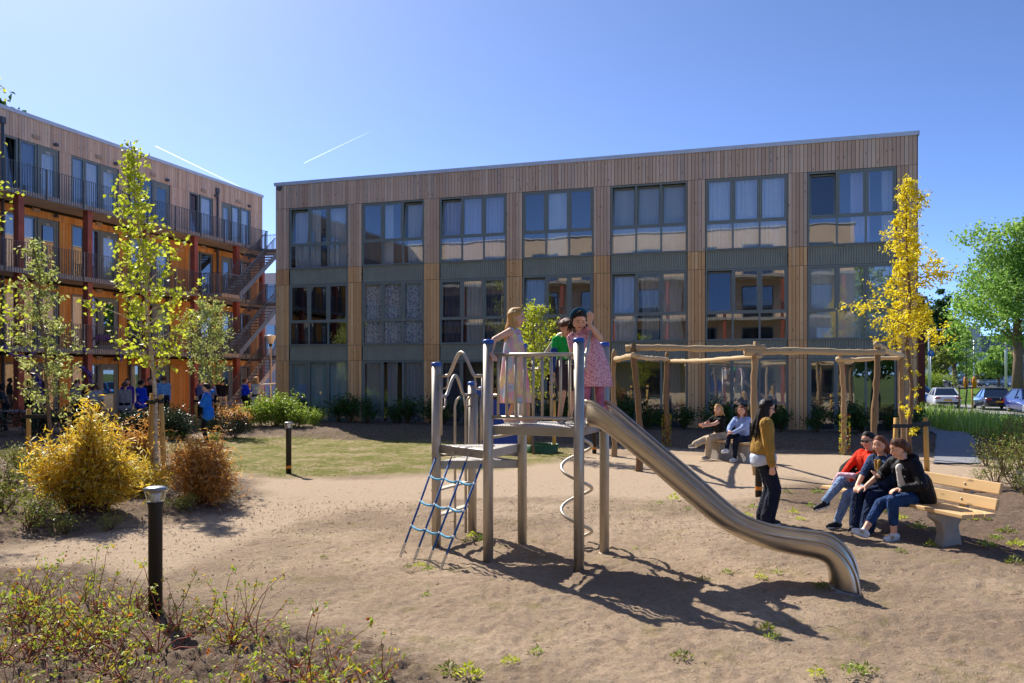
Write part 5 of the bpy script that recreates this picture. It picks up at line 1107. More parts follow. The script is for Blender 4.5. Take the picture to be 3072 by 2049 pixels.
t,hh,b=person('girl in a pink speckled dress waving from the top of the slide',pos,fa,1.24,hk=1.22,tk=.82,ak=.9,spine=(.42,.16,1),head=(R(24),R(-24)),hands=[tuple(loc_(Vector((.815,8.64,2.51)),pos,fa))+((-.05,.05,1),(0,1,.15),-.04,-1),tuple(loc_(Vector((.74,8.72,2.08)),pos,fa))+((.1,.4,-.8),(0,0,-1),.4)],elbow=[(-.8,.6,-.8),(1,-.4,-.4)],top=PINK,sleeve='short',bottom=cloth('pink_leggings',hexc('b86a84')),leg='long',shoe=SHOEW,hair=('long','dark',.16),vox=.0068,
 dress=(PINK,[(.97,.085,.07,.085,.055,.0),(.9,.13,.1,.065,.045,.0),(.78,.145,.12,.035,.03,.02),(.64,.165,.14,.0,.02,.04),(.5,.19,.165,0,.01,.05),(.4,.2,.18,0,0,.06)]))
q=MB(); P=[hh(.092*math.sin(a),-.02+.03*math.cos(a)*0,.055+.092*math.cos(a)) for a in[R(-100+200*i/16) for i in range(17)]]; q.tube(P,.017,8); q.build('headband',cloth('teal_band',hexc('1f5a78'),.1),t)
# --- standing woman in the tan jacket
pos=G(2292,1572); fa=(.98,-.1)
t,hh,b=person('woman with long dark hair in a boxy tan jacket and wide navy jeans',pos,fa,1.66,head=(R(-4),R(-12)),hands=[(-.2,.1,.78),(.26,.06,.72,(0,.1,-1),(-1,0,0),.25)],elbow=[(-.5,-1,0),(.6,-1,0)],top=TAN,sleeve='long',tk=1.16,ak=1.5,bottom=NAVY,lk=1.2,flare=2.0,shoe=SHOEB,hair=('long','dark',.46,.0),vox=.01)
q=MB(); q.smooth=True; n=40; rings=[(.95,.2,.15,.01),(.91,.215,.165,.02),(.85,.21,.165,.05),(.80,.2,.155,.1)]; vs=[]
for j,(z_,rx,ry,am) in enumerate(rings):
    for i in range(n): a=2*math.pi*i/n; vs.append((rx*math.cos(a),ry*math.sin(a)-.01,z_+am*.25*math.sin(a*2+.6)*(j>1)))
q.add(vs,[(j*n+i,j*n+(i+1)%n,(j+1)*n+(i+1)%n,(j+1)*n+i) for j in range(3) for i in range(n)]); o=q.build('shirt_tail',cloth('pale_shirt_tail',hexc('c4d0e6'),.1),t); o.modifiers.new('t','SOLIDIFY').thickness=.006
q=MB(); q.smooth=True; rings=[(1.22,.13,.08),(1.14,.18,.12),(1.05,.215,.145),(.98,.22,.15),(.945,.21,.14)]; vs=[]
for j,(z_,rx,ry) in enumerate(rings):
    for i in range(n): a=2*math.pi*i/n; f=1+.025*math.sin(5*a+j); vs.append((rx*math.cos(a)*f,ry*math.sin(a)*f-.02,z_))
q.add(vs,[(j*n+i,j*n+(i+1)%n,(j+1)*n+(i+1)%n,(j+1)*n+i) for j in range(4) for i in range(n)]); o=q.build('jacket_hem',TAN,t); o.modifiers.new('t','SOLIDIFY').thickness=.012; o.modifiers.new('s','SUBSURF').render_levels=1
def glasses(hh,t,dark,mat=None):
    q=MB()
    for s_ in(-1,1):
        if dark: q.sphere(hh(.034*s_,.093,.012),.026,10,6,(1.15,.3,.85),Matrix.Rotation(t.rotation_euler.z*0,3,'Z'))
        else: q.tube([hh(.034*s_+.024*math.cos(a),.096,.01+.02*math.sin(a)) for a in[R(30*i) for i in range(12)]],.0022,5,closed=True)
        q.tube([hh(.06*s_,.09,.02),hh(.085*s_,.0,.02)],.0035,5)
    q.tube([hh(-.01,.1,.018),hh(.01,.1,.018)],.004,5); q.build('sunglasses' if dark else 'glasses',mat or M['black'],t)
glasses(hh,t,False)
# --- three women on the bench; they face away from its back (local -x of the bench)
FB=(-BX.x,-BX.y)
def seat(tt): return bc+(-bd)*(tt)      # along the bench, + = away from camera
def bpos(tt,fwd=.08): return seat(tt)+Vector((FB[0],FB[1],0))*fwd
HS=.49
# red jumper
fa=(FB[0]*.98-.1,FB[1]-.16); pos=bpos(.60); 
t,hh,b=person('seated woman in a red top and sunglasses at the far end of the bench',pos,fa,1.58,hip=(0,-.02,HS),spine=(0,-.12,1),head=(R(14),R(-4)),hands=[(-.06,.3,.62,(.8,.3,-.1),(0,0,-1),.5),(.1,.32,.62,(-.8,.3,-.1),(0,0,-1),.5)],elbow=[(-1,-.4,-.4),(1,-.4,-.4)],feet=[(-.1,.56,.08),(.02,.66,.33)],knee=[(-.1,.4,1),(-.2,.4,1)],hd=[(0,1,0),(.1,.95,-.25)],top=REDT,sleeve='long',bottom=JEAN,shoe=SHOEB,lk=1.15,hair=('tied','dark'),vox=.01)
glasses(hh,t,True)
jk=[]
for s_ in(-1,1):
    sh=b(.40,.19*s_,.0); e,w=ik(b(.465,.168*s_),(.1*s_,.3,.62),.285,.25,(s_,-.4,-.4)); jk+=[(tuple(sh.lerp(e,.35)),tuple(e),.075,.085,0),(tuple(e),tuple(e.lerp(w,.55)),.085,.07,0)]
jk+=[(tuple(b(.1,-.16,-.06)),tuple(b(.1,.16,-.06)),.1,.1,0),(tuple(b(.2,.12,.12)),tuple(b(.12,-.1,.14)),.05,.06,0)]
obj('jacket',blob(jk,.011,[BLK],2,'jacket'),t)
q=[((-.02,.3,.60),(.1,.34,.60),.045,.04,0),((.08,.34,.6),(.14,.36,.53),.05,.03,0)]; wq=obj('pink_cloth',blob([((-.08,.26,.66),(.06,.36,.665),.05,.045,0),((.06,.36,.66),(.12,.4,.56),.045,.03,0)],.011,[cloth('pink_cloth',hexc('e6bccb'),.08)],2,'cloth'),t)
# middle woman
fa=(FB[0]-.05,FB[1]-.3); pos=bpos(.16,.1)
t,hh,b=person('seated woman in the middle of the bench in a blue cardigan',pos,fa,1.55,hip=(0,-.02,HS),spine=(.02,.2,1),head=(R(10),R(-2)),hands=[(-.02,.46,.56,(.4,.8,-.2),(.3,0,-1),.5),(.08,.46,.57,(-.5,.8,-.2),(-.3,0,-1),.5)],elbow=[(-1,-.3,-.5),(1,-.3,-.5)],feet=[(-.08,.46,.08),(.1,.42,.08)],knee=[(-.1,.6,1),(.1,.6,1)],top=cloth('blue_cardigan',hexc('33496e'),.3),sleeve='elbow',bottom=DDEN,lk=1.3,flare=2.,shoe=SHOEB,hair=('long','auburn',.14),vox=.01)
obj('scarf',blob([(tuple(b(.47,-.03,.09)),tuple(b(.25,0,.12)),.025,.03,0),(tuple(b(.47,.03,.09)),tuple(b(.3,.02,.12)),.025,.02,0)],.01,[cloth('ochre_scarf',hexc('b08a4a'))],1,'scarf'),t)
# near woman in dark jacket
fa=(FB[0]*.95-.05,FB[1]-.1); pos=bpos(-.30)
t,hh,b=person('seated woman in a dark hooded jacket gesturing at the near part of the bench',pos,fa,1.64,hip=(0,-.02,HS),spine=(-.02,.4,1),head=(R(-22),R(-16)),hands=[(-.16,.36,.64,(.3,.9,-.2),(0,0,-1),.4),(.15,.36,.74,(.0,.9,.3),(-.3,.2,1),.25)],elbow=[(-1,-.4,-.6),(1,-.3,-.6)],feet=[(-.06,.36,.075),(.1,.66,.11)],knee=[(-.05,.5,1),(.15,.5,1)],hd=[(-.1,1,-.05),(.05,1,.35)],top=BLK2,sleeve='long',tk=1.2,ak=1.3,bottom=JEAN2,leg='crop',lk=1.12,shoe=SHOEW,hair=('tied','brown'),vox=.01,extra=None)
obj('jacket_skirt',blob([(tuple(b(.0,-.15,-.02)),tuple(b(.2,-.1,-.05)),.13,.14,0),(tuple(b(.0,.15,-.02)),tuple(b(.2,.1,-.05)),.13,.14,0),(tuple(b(-.06,-.1,-.1)),tuple(b(-.06,.1,-.1)),.1,.1,0),(tuple(b(.5,-.07,-.1)),tuple(b(.5,.07,-.1)),.065,.065,0)],.013,[BLK2],3,'jacket'),t)
obj('white_top',blob([(tuple(b(.45,0,.085)),tuple(b(.2,0,.115)),.05,.06,0),(tuple(b(.2,0,.115)),tuple(b(.06,0,.13)),.06,.05,0)],.011,[WHT],2,'top'),t)
q=MB(); p=b(.36,-.09,.135); q.box(p,(.02,.012,.008)); q.sphere(p+Vector((0,0,.005)),.007,8,5,(1,.5,1)); q.build('chest_logo',M['white'],t)
for fx,(x_,y_,z_,td) in enumerate(((-.06,.40,.055,(-.1,1,-.05)),(.1,.70,.105,(.05,1,.35)))):
    q=MB(); d_=Vector(td).normalized()
    for s_ in(-1,1):
        for j in range(3): c_=Vector((x_,y_,z_))+d_*(.0+.022*j)+Vector((.046*s_,0,0)); q.bar(c_+Vector((0,0,.02)),c_+d_*.012+Vector((0,0,-.02)),.007,.004,up=(1,0,0))
    q.build('shoe_stripes',plain('gold_stripe',hexc('a8884a'),.4),t)
# --- two women under the pergola
def W2(px,py): return G(px,py)
B2o=Vector(B2.location); fa=(-.86,-.5); p=B2o+Vector((-.28,.42,0))
person('blonde woman with crossed legs in cream trousers under the pergola',p,fa,1.68,hip=(0,-.05,HS),spine=(0,.08,1),head=(R(18),0),hands=[(-.02,.46,.78,(.7,.4,.2),(0,1,0),.5),(.06,.46,.78,(-.7,.4,.2),(0,1,0),.5)],elbow=[(-1,-.2,-.7),(1,-.2,-.7)],feet=[(-.08,.42,.08),(-.02,.78,.36)],knee=[(-.1,.5,1),(.1,.5,1)],top=BLK,sleeve='short',bottom=CREAM,lk=1.25,flare=1.5,shoe=SHOEG,hair=('long','blond',.36),vox=.014)
fa=(-.78,-.62); p=B2o+Vector((.12,-.15,0))
person('brown haired woman in a pale blue shirt hugging her knee under the pergola',p,fa,1.66,hip=(0,-.05,HS),spine=(0,.1,1),head=(R(28),0),hands=[(-.04,.4,.66,(.7,.4,-.1),(0,0,-1),.5),(.06,.42,.7,(-.7,.4,.0),(0,0,-1),.5)],elbow=[(-1,-.2,-.6),(1,-.2,-.6)],feet=[(-.08,.38,.08),(.04,.52,.28)],knee=[(-.1,.5,1),(.1,.5,1)],top=SHB,sleeve='long',ak=1.25,tk=1.12,bottom=NAVY,lk=1.1,shoe=SHOEW,hair=('long','auburn',.3),vox=.014)
# --- man in azure jacket
p=G(622,1332); person('man with dark hair in a bright azure hooded jacket, arms folded',p,(-.97,-.2),1.72,head=(0,R(-4)),hands=[(.06,.2,1.12,(1,.1,0),(0,-1,0),.4),(-.02,.22,1.16,(-1,.1,0),(0,-1,0),.4)],elbow=[(-.6,.3,-1),(.6,.3,-1)],top=AZURE,sleeve='long',tk=1.3,ak=1.35,bottom=BLK,shoe=SHOEB,hair=('short','dark'),vox=.015,fingers=False,extra=[((-.09,-.03,.82),(.09,-.03,.82),.16,.16,1),((-.08,-.03,.95),(.08,-.03,.95),.15,.15,1),((-.05,-.14,1.5),(.05,-.14,1.5),.06,.06,1)])
# --- crowd by the gallery block
def crowd(px,head,Y,face,label,top,bottom,hair,skin=SKIN,arms=None,H=None,**k):
    p=at(px,HZ,Y); H=H or (CAMH-(head-HZ)/F*Y); p.z=0.; p.z=hgt(p.x,p.y)
    A_={None:None,'down':None,'folded':[(.08,.2,.66*H,(1,.1,0)),(-.04,.22,.68*H,(-1,.1,0))],'hips':[(-.24,-.02,.56*H,(.7,.3,-.3)),(.24,-.02,.56*H,(-.7,.3,-.3))],'front':[(-.08,.3,.6*H),(.08,.3,.62*H)],'drink':[(-.18,.05,.46*H),(.1,.28,.72*H)]}[arms]
    return person(label,p,face,H,hands=A_,top=top,bottom=bottom,shoe=SHOEB,hair=hair,skin=skin,vox=.02,fingers=False,**k)
LB=(-.954,.3); 
CR=[(20,1146,28.5,(-.9,-.3),'person with big dark curls and dark teal T-shirt bending at a table',DGREEN,BLK,('curly','dark'),SKIN3,'front',dict(sleeve='short',spine=(0,.3,1),H=1.66)),
(88,1143,32.6,(-.9,.4),'person in dark blue by the first door on the ground floor',cloth('ink_blue',hexc('26305c')),BLK,('short','dark'),SKIN2,None,{}),
(226,1146,29.5,(.9,-.3),'man in a grey polo shirt looking right',GREY,BLK,('short','brown'),SKIN,'front',dict(sleeve='short')),
(232,1138,31.6,(.6,-.7),'man in black with a white collar behind the grey polo',BLK,BLK,('short','dark'),SKIN3,None,{}),
(285,1150,28.5,(-.3,.95),'person in a light grey jumper and rust trousers, hands on hips',LGREY,BROWNR,('long','brown',.12),SKIN,'hips',dict(tk=1.15)),
(374,1151,27.6,(-.2,.97),'person in a long grey blazer with tied hair',GREY,BLK,('tied','brown'),SKIN,None,dict(tk=1.15,extra=[((-.08,0,.8),(.08,0,.8),.15,.15,1)])),
(382,1137,31.,(.3,-.9),'bearded man in a purple jacket facing the courtyard',PURP,BLK,('short','dark'),SKIN2,None,dict(tk=1.15)),
(423,1145,28.4,(.5,.85),'person in a royal blue jacket beside the birch trunk',ROYAL,BLK,('short','dark'),SKIN2,'front',dict(tk=1.25,ak=1.3,extra=[((-.08,-.02,.88),(.08,-.02,.88),.16,.16,1)])),
(450,1141,30.,(.5,-.8),'person in black looking down left of the birch trunk',BLK,BLK,('short','dark'),SKIN2,'front',{}),
(472,1141,31.,(-.6,-.7),'person in black half hidden by the birch trunk',BLK,NAVY,('short','dark'),SKIN2,'folded',{}),
(491,1141,29.6,(-.5,.8),'person in a light blue shirt right of the birch stakes',cloth('sky_shirt',hexc('6d9ad2')),NAVY,('short','brown'),SKIN2,None,{}),
(600,1146,37.,(.6,-.7),'person in dark blue left of the bald man',cloth('deep_blue',hexc('2a3568')),BLK,('short','auburn'),SKIN,'drink',{}),
(609,1137,36.,(.4,-.9),'bald man in a blue shirt behind the azure jacket',cloth('steel_blue',hexc('5a6a9a')),BLK,('bald','dark'),SKIN,None,{}),
(627,1148,37.,(-.3,-.9),'woman in a beige top behind the azure jacket',cloth('beige',hexc('b89c84')),NAVY,('long','auburn',.25),SKIN,None,{}),
(654,1141,37.,(.3,-.9),'woman with dark hair in a pale blue blouse near the stairs',cloth('mist_blue',hexc('8ba0c8')),BLK,('long','dark',.25),SKIN2,None,{}),
(667,1136,36.,(-.3,.9),'person in a black hooded top and pale trousers near the stairs',BLK,CREAM,('short','dark'),SKIN2,'front',dict(tk=1.3,ak=1.4)),
(734,1151,33.,(.7,.7),'person with auburn hair in a royal blue jacket by the stairs',ROYAL,BLK,('short','auburn'),SKIN,'drink',dict(tk=1.2,ak=1.2)),
(748,1146,35.,(.2,-.9),'dark haired person between the blue jacket and white coat',LGREY,BLK,('long','brown',.2),SKIN2,None,{}),
(763,1141,36.,(-.2,-.9),'grey haired person in grey behind the white coat',GREY,BLK,('short','grey'),SKIN,None,{}),
(768,1146,33.,(.1,.98),'blonde person in a belted cream coat by the stairs',cloth('cream_coat',hexc('d6cbb8'),.1),BLK,('long','blond',.2),SKIN,'front',dict(tk=1.15,extra=[((-.07,0,.8),(.07,0,.8),.15,.15,1),((-.06,0,.6),(.06,0,.6),.16,.15,1)]))]
for px,hy,Yd,fc,lab,tp_,bt_,hr,sk_,arm,kw in CR:
    t_=crowd(px,hy,Yd,fc,lab,tp_,bt_,hr,sk_,arm,**kw)
    if 'royal blue' in lab:
        q=MB(); hcm=1.3
        for z_,w_ in((1.28,.2),(1.23,.26)): q.box((0,-.155,z_),(w_,.01,.02))
        q.build('back_print',M['white'],t_[0])
    if 'teal' in lab:
        q=MB()
        for z_,w_ in((1.26,.16),(1.22,.2),(1.18,.1)): q.box((0.0,.03,z_),(w_,.01,.015))
        q.build('back_print',M['white'],t_[0])
# ================= cars and the street behind =================
CG=glassmat('car_glass',(.08,.1,.11),.12); TYRE=plain('tyre',(.02,.02,.02),.8); RIM=plain('rim',(.5,.5,.52),.3,.9); PLATE=plain('yellow_plate',hexc('d8a41e'),.5); REDL=plain('tail_light',hexc('a81212'),.25); HEADL=plain('head_light',(.7,.72,.75),.2)
def paint(name,c):
    s=NM('paint_'+name); s.set(c,.25,.1,.5); s.b.inputs['Coat Weight'].default_value=.8; s.b.inputs['Coat Roughness'].default_value=.05; return s.m
def car(label,p,face,col,hatch=False,name='parked_car',L=4.6,Wd=1.82,H=1.44,detail=True):
    """+y forward; body lofted over stations with a shaped section"""
    rz=math.atan2(-face[0],face[1]); t=empty(name,p,rz,label,'car'); y0,y1=-L/2,L/2
    st=[(-1.,.42,.72,.80),(-.96,.30,.86,.92),(-.8,.24,.90 if not hatch else .95,.98),(-.55,.22,.92,1.),(0,.2,.93,1.),(.35,.2,.92,1.),(.6,.2,.86,.99),(.85,.22,.76,.95),(.96,.28,.66,.86),(1.,.38,.56,.74)]
    q=MB(); q.smooth=True; vs=[]; n=14
    for (u,zb,zt,wk) in st:
        w=Wd/2*wk
        sec=[(-w*.9,zb),(-w*.985,zb+.06),(-w,(zb+zt)*.5),(-w*.97,zt-.1),(-w*.92,zt-.03),(-w*.8,zt),(-w*.4,zt+.015),(w*.4,zt+.015),(w*.8,zt),(w*.92,zt-.03),(w*.97,zt-.1),(w,(zb+zt)*.5),(w*.985,zb+.06),(w*.9,zb)]
        vs+=[(x,u*L/2,z) for x,z in sec]
    m=len(st); q.add(vs,[(j*n+i,j*n+(i+1)%n,(j+1)*n+(i+1)%n,(j+1)*n+i) for j in range(m-1) for i in range(n)]+[tuple(range(n-1,-1,-1)),tuple((m-1)*n+i for i in range(n))])
    bd_=q.build('body',col,t)
    rb,rf=(-.96,.02) if hatch else(-.62,.02); w0,w1=Wd/2*.9,Wd/2*.66; g=[(-.93 if hatch else -.74,.93),(-.62 if hatch else -.42,H),(.12,H),(.45,.92)]
    q=MB(); zz=H-.05; A0=[(s_*w0,g[0][0]*L/2,.9) for s_ in(-1,1)]; A1=[(s_*w1,g[1][0]*L/2,zz) for s_ in(-1,1)]; A2=[(s_*w1,g[2][0]*L/2,zz) for s_ in(-1,1)]; A3=[(s_*w0,g[3][0]*L/2,.89) for s_ in(-1,1)]
    q.add(A0+A1+A2+A3,[(0,1,3,2),(2,3,5,4),(4,5,7,6),(0,2,4,6),(1,7,5,3)]); q.build('windows',CG,t)
    q=MB(); q.bb(-w1,w1,g[1][0]*L/2-.03,g[2][0]*L/2+.03,zz,zz+.05); q.build('roof',col,t,bevel=.03)
    q=MB()
    for s_ in(-1,1):
        q.bar((s_*w0,g[0][0]*L/2,.9),(s_*w1,g[1][0]*L/2,zz+.02),.07,.06); q.bar((s_*w0,g[3][0]*L/2,.9),(s_*w1,g[2][0]*L/2,zz+.02),.05,.05); q.bar((s_*(w0+.005),-.12*L/2,.9),(s_*(w1+.01),-.1*L/2,zz),.05,.05); q.bar((s_*w1,g[1][0]*L/2,zz+.01),(s_*w1,g[2][0]*L/2,zz+.01),.06,.06)
    q.build('pillars',col,t)
    for s_ in(-1,1):
        for u in(-.58,.62):
            c=Vector((s_*(Wd/2-.1),u*L/2,.32)); q=MB(); P=[(c+Vector((0,math.cos(a)*.25,math.sin(a)*.25))) for a in[2*math.pi*i/18 for i in range(18)]]; q.tube(P,.085,8,closed=True); wh=q.build('wheel',TYRE,t); q=MB(); q.prism([(math.cos(a)*.2,math.sin(a)*.2) for a in[2*math.pi*i/14 for i in range(14)]],c-Vector((.06,0,0)),(1,0,0),.15,(0,1,0),(0,0,1)); q.build('rim',RIM,wh)
        q=MB(); q.sphere((s_*(Wd/2+.07),.3*L/2,.98),.09,8,6,(1,.6,.7)); q.build('wing_mirror',col,t)
        q=MB(); q.prism([(0,0),(.38,.02),(.36,.14),(.02,.12)] if not hatch else [(0,-.1),(.2,-.1),(.2,.15),(.04,.15)],(s_*.86,y0+.045,.68),(0,-1,0),.05,(-s_,0,0),(0,0,1)); q.build('tail_light',REDL,t)
        q=MB(); q.box((s_*.62,y1-.09,.6),(.34,.1,.1)); q.build('headlight',HEADL,t)
    q=MB(); q.box((0,y0-.012,.6),(.52,.02,.12)); q.build('number_plate',PLATE,t); q=MB(); q.box((0,y0-.0,.4),(1.5,.08,.14)); q.build('bumper_trim',M['black'],t)
    q=MB(); q.sphere((0,y0-.005,.8),.04,8,5,(1,.3,1)); q.build('badge',RIM,t); return t
ZS=-.44; fE=(E2.x,E2.y)
def cp(px,Y,z=ZS): p=at(px,HZ,Y); p.z=z; return p
car('white parked saloon seen from behind beside the reeds',cp(2829,60.5),(.33,.94),paint('white',(.75,.76,.78)))
car('black parked saloon with red tail lights right of the white one',cp(2978,57.),(.33,.94),paint('black',(.012,.014,.02)),L=4.8,Wd=1.88,H=1.46)
car('bright blue hatchback seen side on behind the corner of the block',cp(2758,64),(.9525,-.25),paint('bright_blue',hexc('1f7fd2')),True,L=4.3,H=1.6)
car('dark blue car cut off by the right edge of the view',cp(3092,52),(-.2,-.97),paint('royal',hexc('22357e')),True,L=4.2,H=1.5)
car('silver estate car parked in front of the white hall',cp(2960,116,.42),(.95,-.1),paint('silver',(.35,.37,.4)),True,L=4.7,H=1.5)
car('pale silver car overlapping the silver estate by the hall',cp(2985,108,.42),(.95,-.1),paint('pale_silver',(.5,.52,.55)),L=4.6)
car('dark green estate beyond the clipped hedge',cp(2830,118,.42),(.95,-.1),paint('dark_green',(.02,.04,.035)),True,L=4.7,H=1.5)
car('small blue grey car behind the motorcycle',cp(2852,112,.42),(.2,-.97),paint('blue_grey',(.12,.16,.25)),True,L=4.1,H=1.5)
mc=empty('motorcycle',cp(2842,92,.3),math.atan2(.1,.97),'dark motorcycle parked between the cars and the far road','motorcycle')
for y in(-.7,.7): q=MB(); q.tube([(0,y+.26*math.cos(a),.3+.26*math.sin(a)) for a in[R(24*i) for i in range(15)]],.06,6,closed=True); q.build('wheel',TYRE,mc)
q=MB(); q.box((0,0,.55),(.3,.9,.4),taper=.7); q.box((0,-.35,.85),(.3,.7,.12)); q.sphere((0,.25,.85),.22,8,6,(1,1.3,.8)); q.build('body',M['black'],mc)
q=MB(); q.tube([(-.4,.45,1.1),(0,.5,1.05),(.4,.45,1.1)],.025,6); q.tube([(0,.5,1.05),(0,.7,.3)],.04,6); q.build('handlebar',M['pipe'],mc); q=MB(); q.sphere((0,.58,.95),.1,8,6); q.build('headlight',HEADL,mc)
# hall, buildings
HW=plain('white_cladding',hexc('c9ccd4'),.6,0,.06,.3); HD=plain('grey_band',hexc('6a6d74'),.6)
hb=empty('industrial_hall',at(3000,HZ,140)+Vector((0,0,-2)),R(-6),'long low white industrial hall with a grey band behind the far cars','building')
for i in range(14): q=MB(); q.bb(-14+i*5,-9.05+i*5,0,.3,3.6,5.6); q.build('panel',HW,hb)
for i in range(14): q=MB(); q.bb(-14+i*5,-9.05+i*5,.02,.32,0,3.5); q.build('panel',HW,hb)
q=MB(); q.bb(-14,56,.3,30,0,8.5); q.build('wall',HD,hb)
q=MB(); q.bb(28,40,-.4,0,7,11); q.build('blue_sign',plain('sign_blue',hexc('1d86c8'),.5),hb)
for i in range(3): q=MB(); q.bb(-6+i*11,-3+i*11,-.05,.1,.2,3.1); q.build('gate',plain('gate_grey',hexc('a8acb4'),.6),hb)
tw=empty('pale_stair_building',at(2885,HZ,128)+Vector((0,0,-2)),R(-6),'pale grey building with a stair tower beyond the road','building')
q=MB(); q.bb(-2.5,3.,0,6,0,6.4); q.bb(1.2,3.2,1,4,6.4,9.5); q.build('wall',plain('pale_render',hexc('bfc0c0'),.8),tw)
for i in range(3):
    q=MB(); q.bb(-1.8,-.2,-.06,.02,1+i*1.9,2.2+i*1.9); q.build('window',M['glass_dark'],tw)
br=empty('brick_house',at(2750,HZ,48)+Vector((.0,0,-2.6)),RZ1,'dark red brick building just right of the timber block','building'); 
q=MB(); q.bb(-1.5,.45,0,8,0,6.9); q.build('wall',plain('dark_brick',hexc('5a2a26'),.85,0,.25,20,.4,60),br); q=MB(); q.bb(-1.6,.55,-.1,8.1,6.9,7.1); q.build('roof_trim',M['pipe'],br)
gb=empty('glazed_office',at(790,HZ,78)+Vector((0,0,-2)),RZ1,'pale office block with blue glazing seen between the two timber blocks','building'); q=MB(); q.bb(-9,9,0,10,0,11.5); q.build('wall',plain('office_white',hexc('b8bac0'),.7),gb)
for z in(4.4,8.2):
    for i in range(8): q=MB(); q.bb(-8+i*2.1,-6.2+i*2.1,-.06,.0,z,z+2.2); wn=q.build('window',M['glass_dark'],gb); q=MB(); q.bb(-7.14+i*2.1,-7.06+i*2.1,-.1,-.055,z,z+2.2); q.build('mullion',M['frame'],gb)
# trees in the distance
def bigtree(label,p,h,rx,mat,n,ls,tr=.35,seed=1,zc=.6,name='broadleaf_tree'):
    rr=np.random.default_rng(seed); t=empty(name,p,0,label,'tree'); mb=MB(); mb.tube([(0,0,-.3),(.1,0,h*.18),(0,.1,h*.4),(.1,0,h*.8)],[tr*1.25,tr,tr*.75,.05],10)
    K=max(40,int(rx*22)); d_=rr.normal(0,1,(K,3)); d_/=np.linalg.norm(d_,axis=1,keepdims=True); rad=rr.random(K)**.38; C0=d_*rad[:,None]*np.array([rx,rx,h*.38]); C0[:,2]+=h*zc
    wv=1+.25*np.sin(C0[:,2]*1.1+seed)+.12*rr.normal(0,1,K); C0[:,:2]*=(wv*(1-.35*np.clip((C0[:,2]-h*zc)/(h*.42),0,1)))[:,None]
    for c in C0[::3]: z0=max(h*.18,c[2]-.45*np.hypot(c[0],c[1])-.8); mb.tube([(0,0,z0),(c[0]*.5,c[1]*.5,(z0+c[2])*.52),tuple(c)],[tr*.22,tr*.13,.02],5,False)
    mb.build('trunk',BARK,t); k=rr.integers(0,K,n); C=C0[k]+rr.normal(0,1,(n,3))*np.array([.55,.55,.38])*rx*.2; v=np.clip(rr.random(K)[k]*.6+rr.random(n)*.4,0,1)
    leaves('crown',C,rdir(n,-.1),rdir(n,.8),ls*rr.uniform(.6,1.4,n),ls*.7*rr.uniform(.6,1.4,n),mat,t,v); return t
bigtree('large spreading green tree at the right edge',at(3052,HZ,76)+Vector((0,0,-1.75)),17.,5.6,LF['green'],22000,.3,.42,5)
bigtree('dark round tree behind the golden locust',at(2790,HZ,125)+Vector((0,0,-1.8)),13,4.2,LF['far'],4000,.5,.4,6); bigtree('tall dark poplar like tree beyond the road',at(2835,HZ,120)+Vector((0,0,-1.8)),14.5,2.6,LF['far'],5500,.5,.3,7); bigtree('mid green tree in front of the pale stair building',at(2862,HZ,105)+Vector((0,0,-1.7)),9,1.7,LF['green'],3500,.4,.3,8)
bigtree('bronze green small tree beside the dark poplar',at(2818,HZ,104)+Vector((0,0,-1.7)),5.2,1.8,LF['ground'],2500,.35,.15,9); bigtree('low bushy green tree before the white hall',at(2995,HZ,105)+Vector((0,0,-1.7)),5.4,2.6,LF['green'],3500,.35,.15,10); bigtree('small bushy tree left of the low bushy one by the hall',at(2935,HZ,108)+Vector((0,0,-1.7)),4.,2.,LF['green'],2200,.35,.12,11)
bigtree('broad tree whose tip shows above the roof at the left edge',Vector((-28.4,45,0)),17.4,3.4,LF['far'],7000,.35,.4,12)
for i_,(x_,y_,h_,l_) in enumerate(((27,50,13,'broad tree behind the viewer, first of three mirrored in the right hand panes'),(32,56,12,'broad tree behind the viewer, middle of three mirrored in the right hand panes'),(37,50,14,'broad tree behind the viewer, last of three mirrored in the right hand panes'))): bigtree(l_,F0+E1*x_-E2*y_+Vector((0,0,-1.)),h_,5.,LF['green'],5000,.45,.35,70+i_)
tree('thin newly planted street tree between the white and black cars',cp(2899,52,-.5),5.,.05,.42,lambda u:.2+.6*math.sin(math.pi*min(1,(1-u)*.9)),30,None,LF['green'],BARK,22,'street_tree',(0,0),.9,.16,.1,.2,3,15,spread=.18)
stakes('thin street tree',cp(2878,52,-.5),cp(2917,52,-.5),1.75,None,0.)
hg=MB(); c=cp(2795,100,.4); q=shrub('clipped green hedge beyond the blue hatchback',c,2.,6.,5000,LF['bright'],500,.2,.15,'clipped_hedge',cat='hedge',stems=40); q.location.z=.3; q.scale=(1,.5,.8)
# street furniture
def post(label,p,h,r=.06,arm=False,sign=False):
    t=empty('lamp_post' if arm else 'sign_post',p,0,label,'lamp post' if arm else 'sign'); q=MB(); q.tube([(0,0,-.2),(0,0,h)]+([(1.4,0,h+.15)] if arm else []),r,8); q.build('pole',M['trim'],t)
    if arm: q=MB(); q.box((1.6,0,h+.16),(.7,.2,.1)); q.build('lamp_head',M['white'],t)
    if sign:
        q=MB(); q.prism([(math.cos(a)*.38,math.sin(a)*.38) for a in[R(18*i) for i in range(20)]],(0,-.08,sign),(0,1,0),.03,(1,0,0),(0,0,1)); sg=q.build('sign_disc',plain('sign_disc_blue',hexc('1a5fc0'),.5),t)
        q=MB(); q.bar((0,-.1,sign-.2),(0,-.1,sign+.2),.06,.02,up=(1,0,0)); q.bar((-.12,-.1,sign+.06),(0,-.1,sign+.2),.05,.02,up=(0,1,0)); q.bar((.12,-.1,sign+.06),(0,-.1,sign+.2),.05,.02,up=(0,1,0)); q.build('arrow',M['white'],sg)
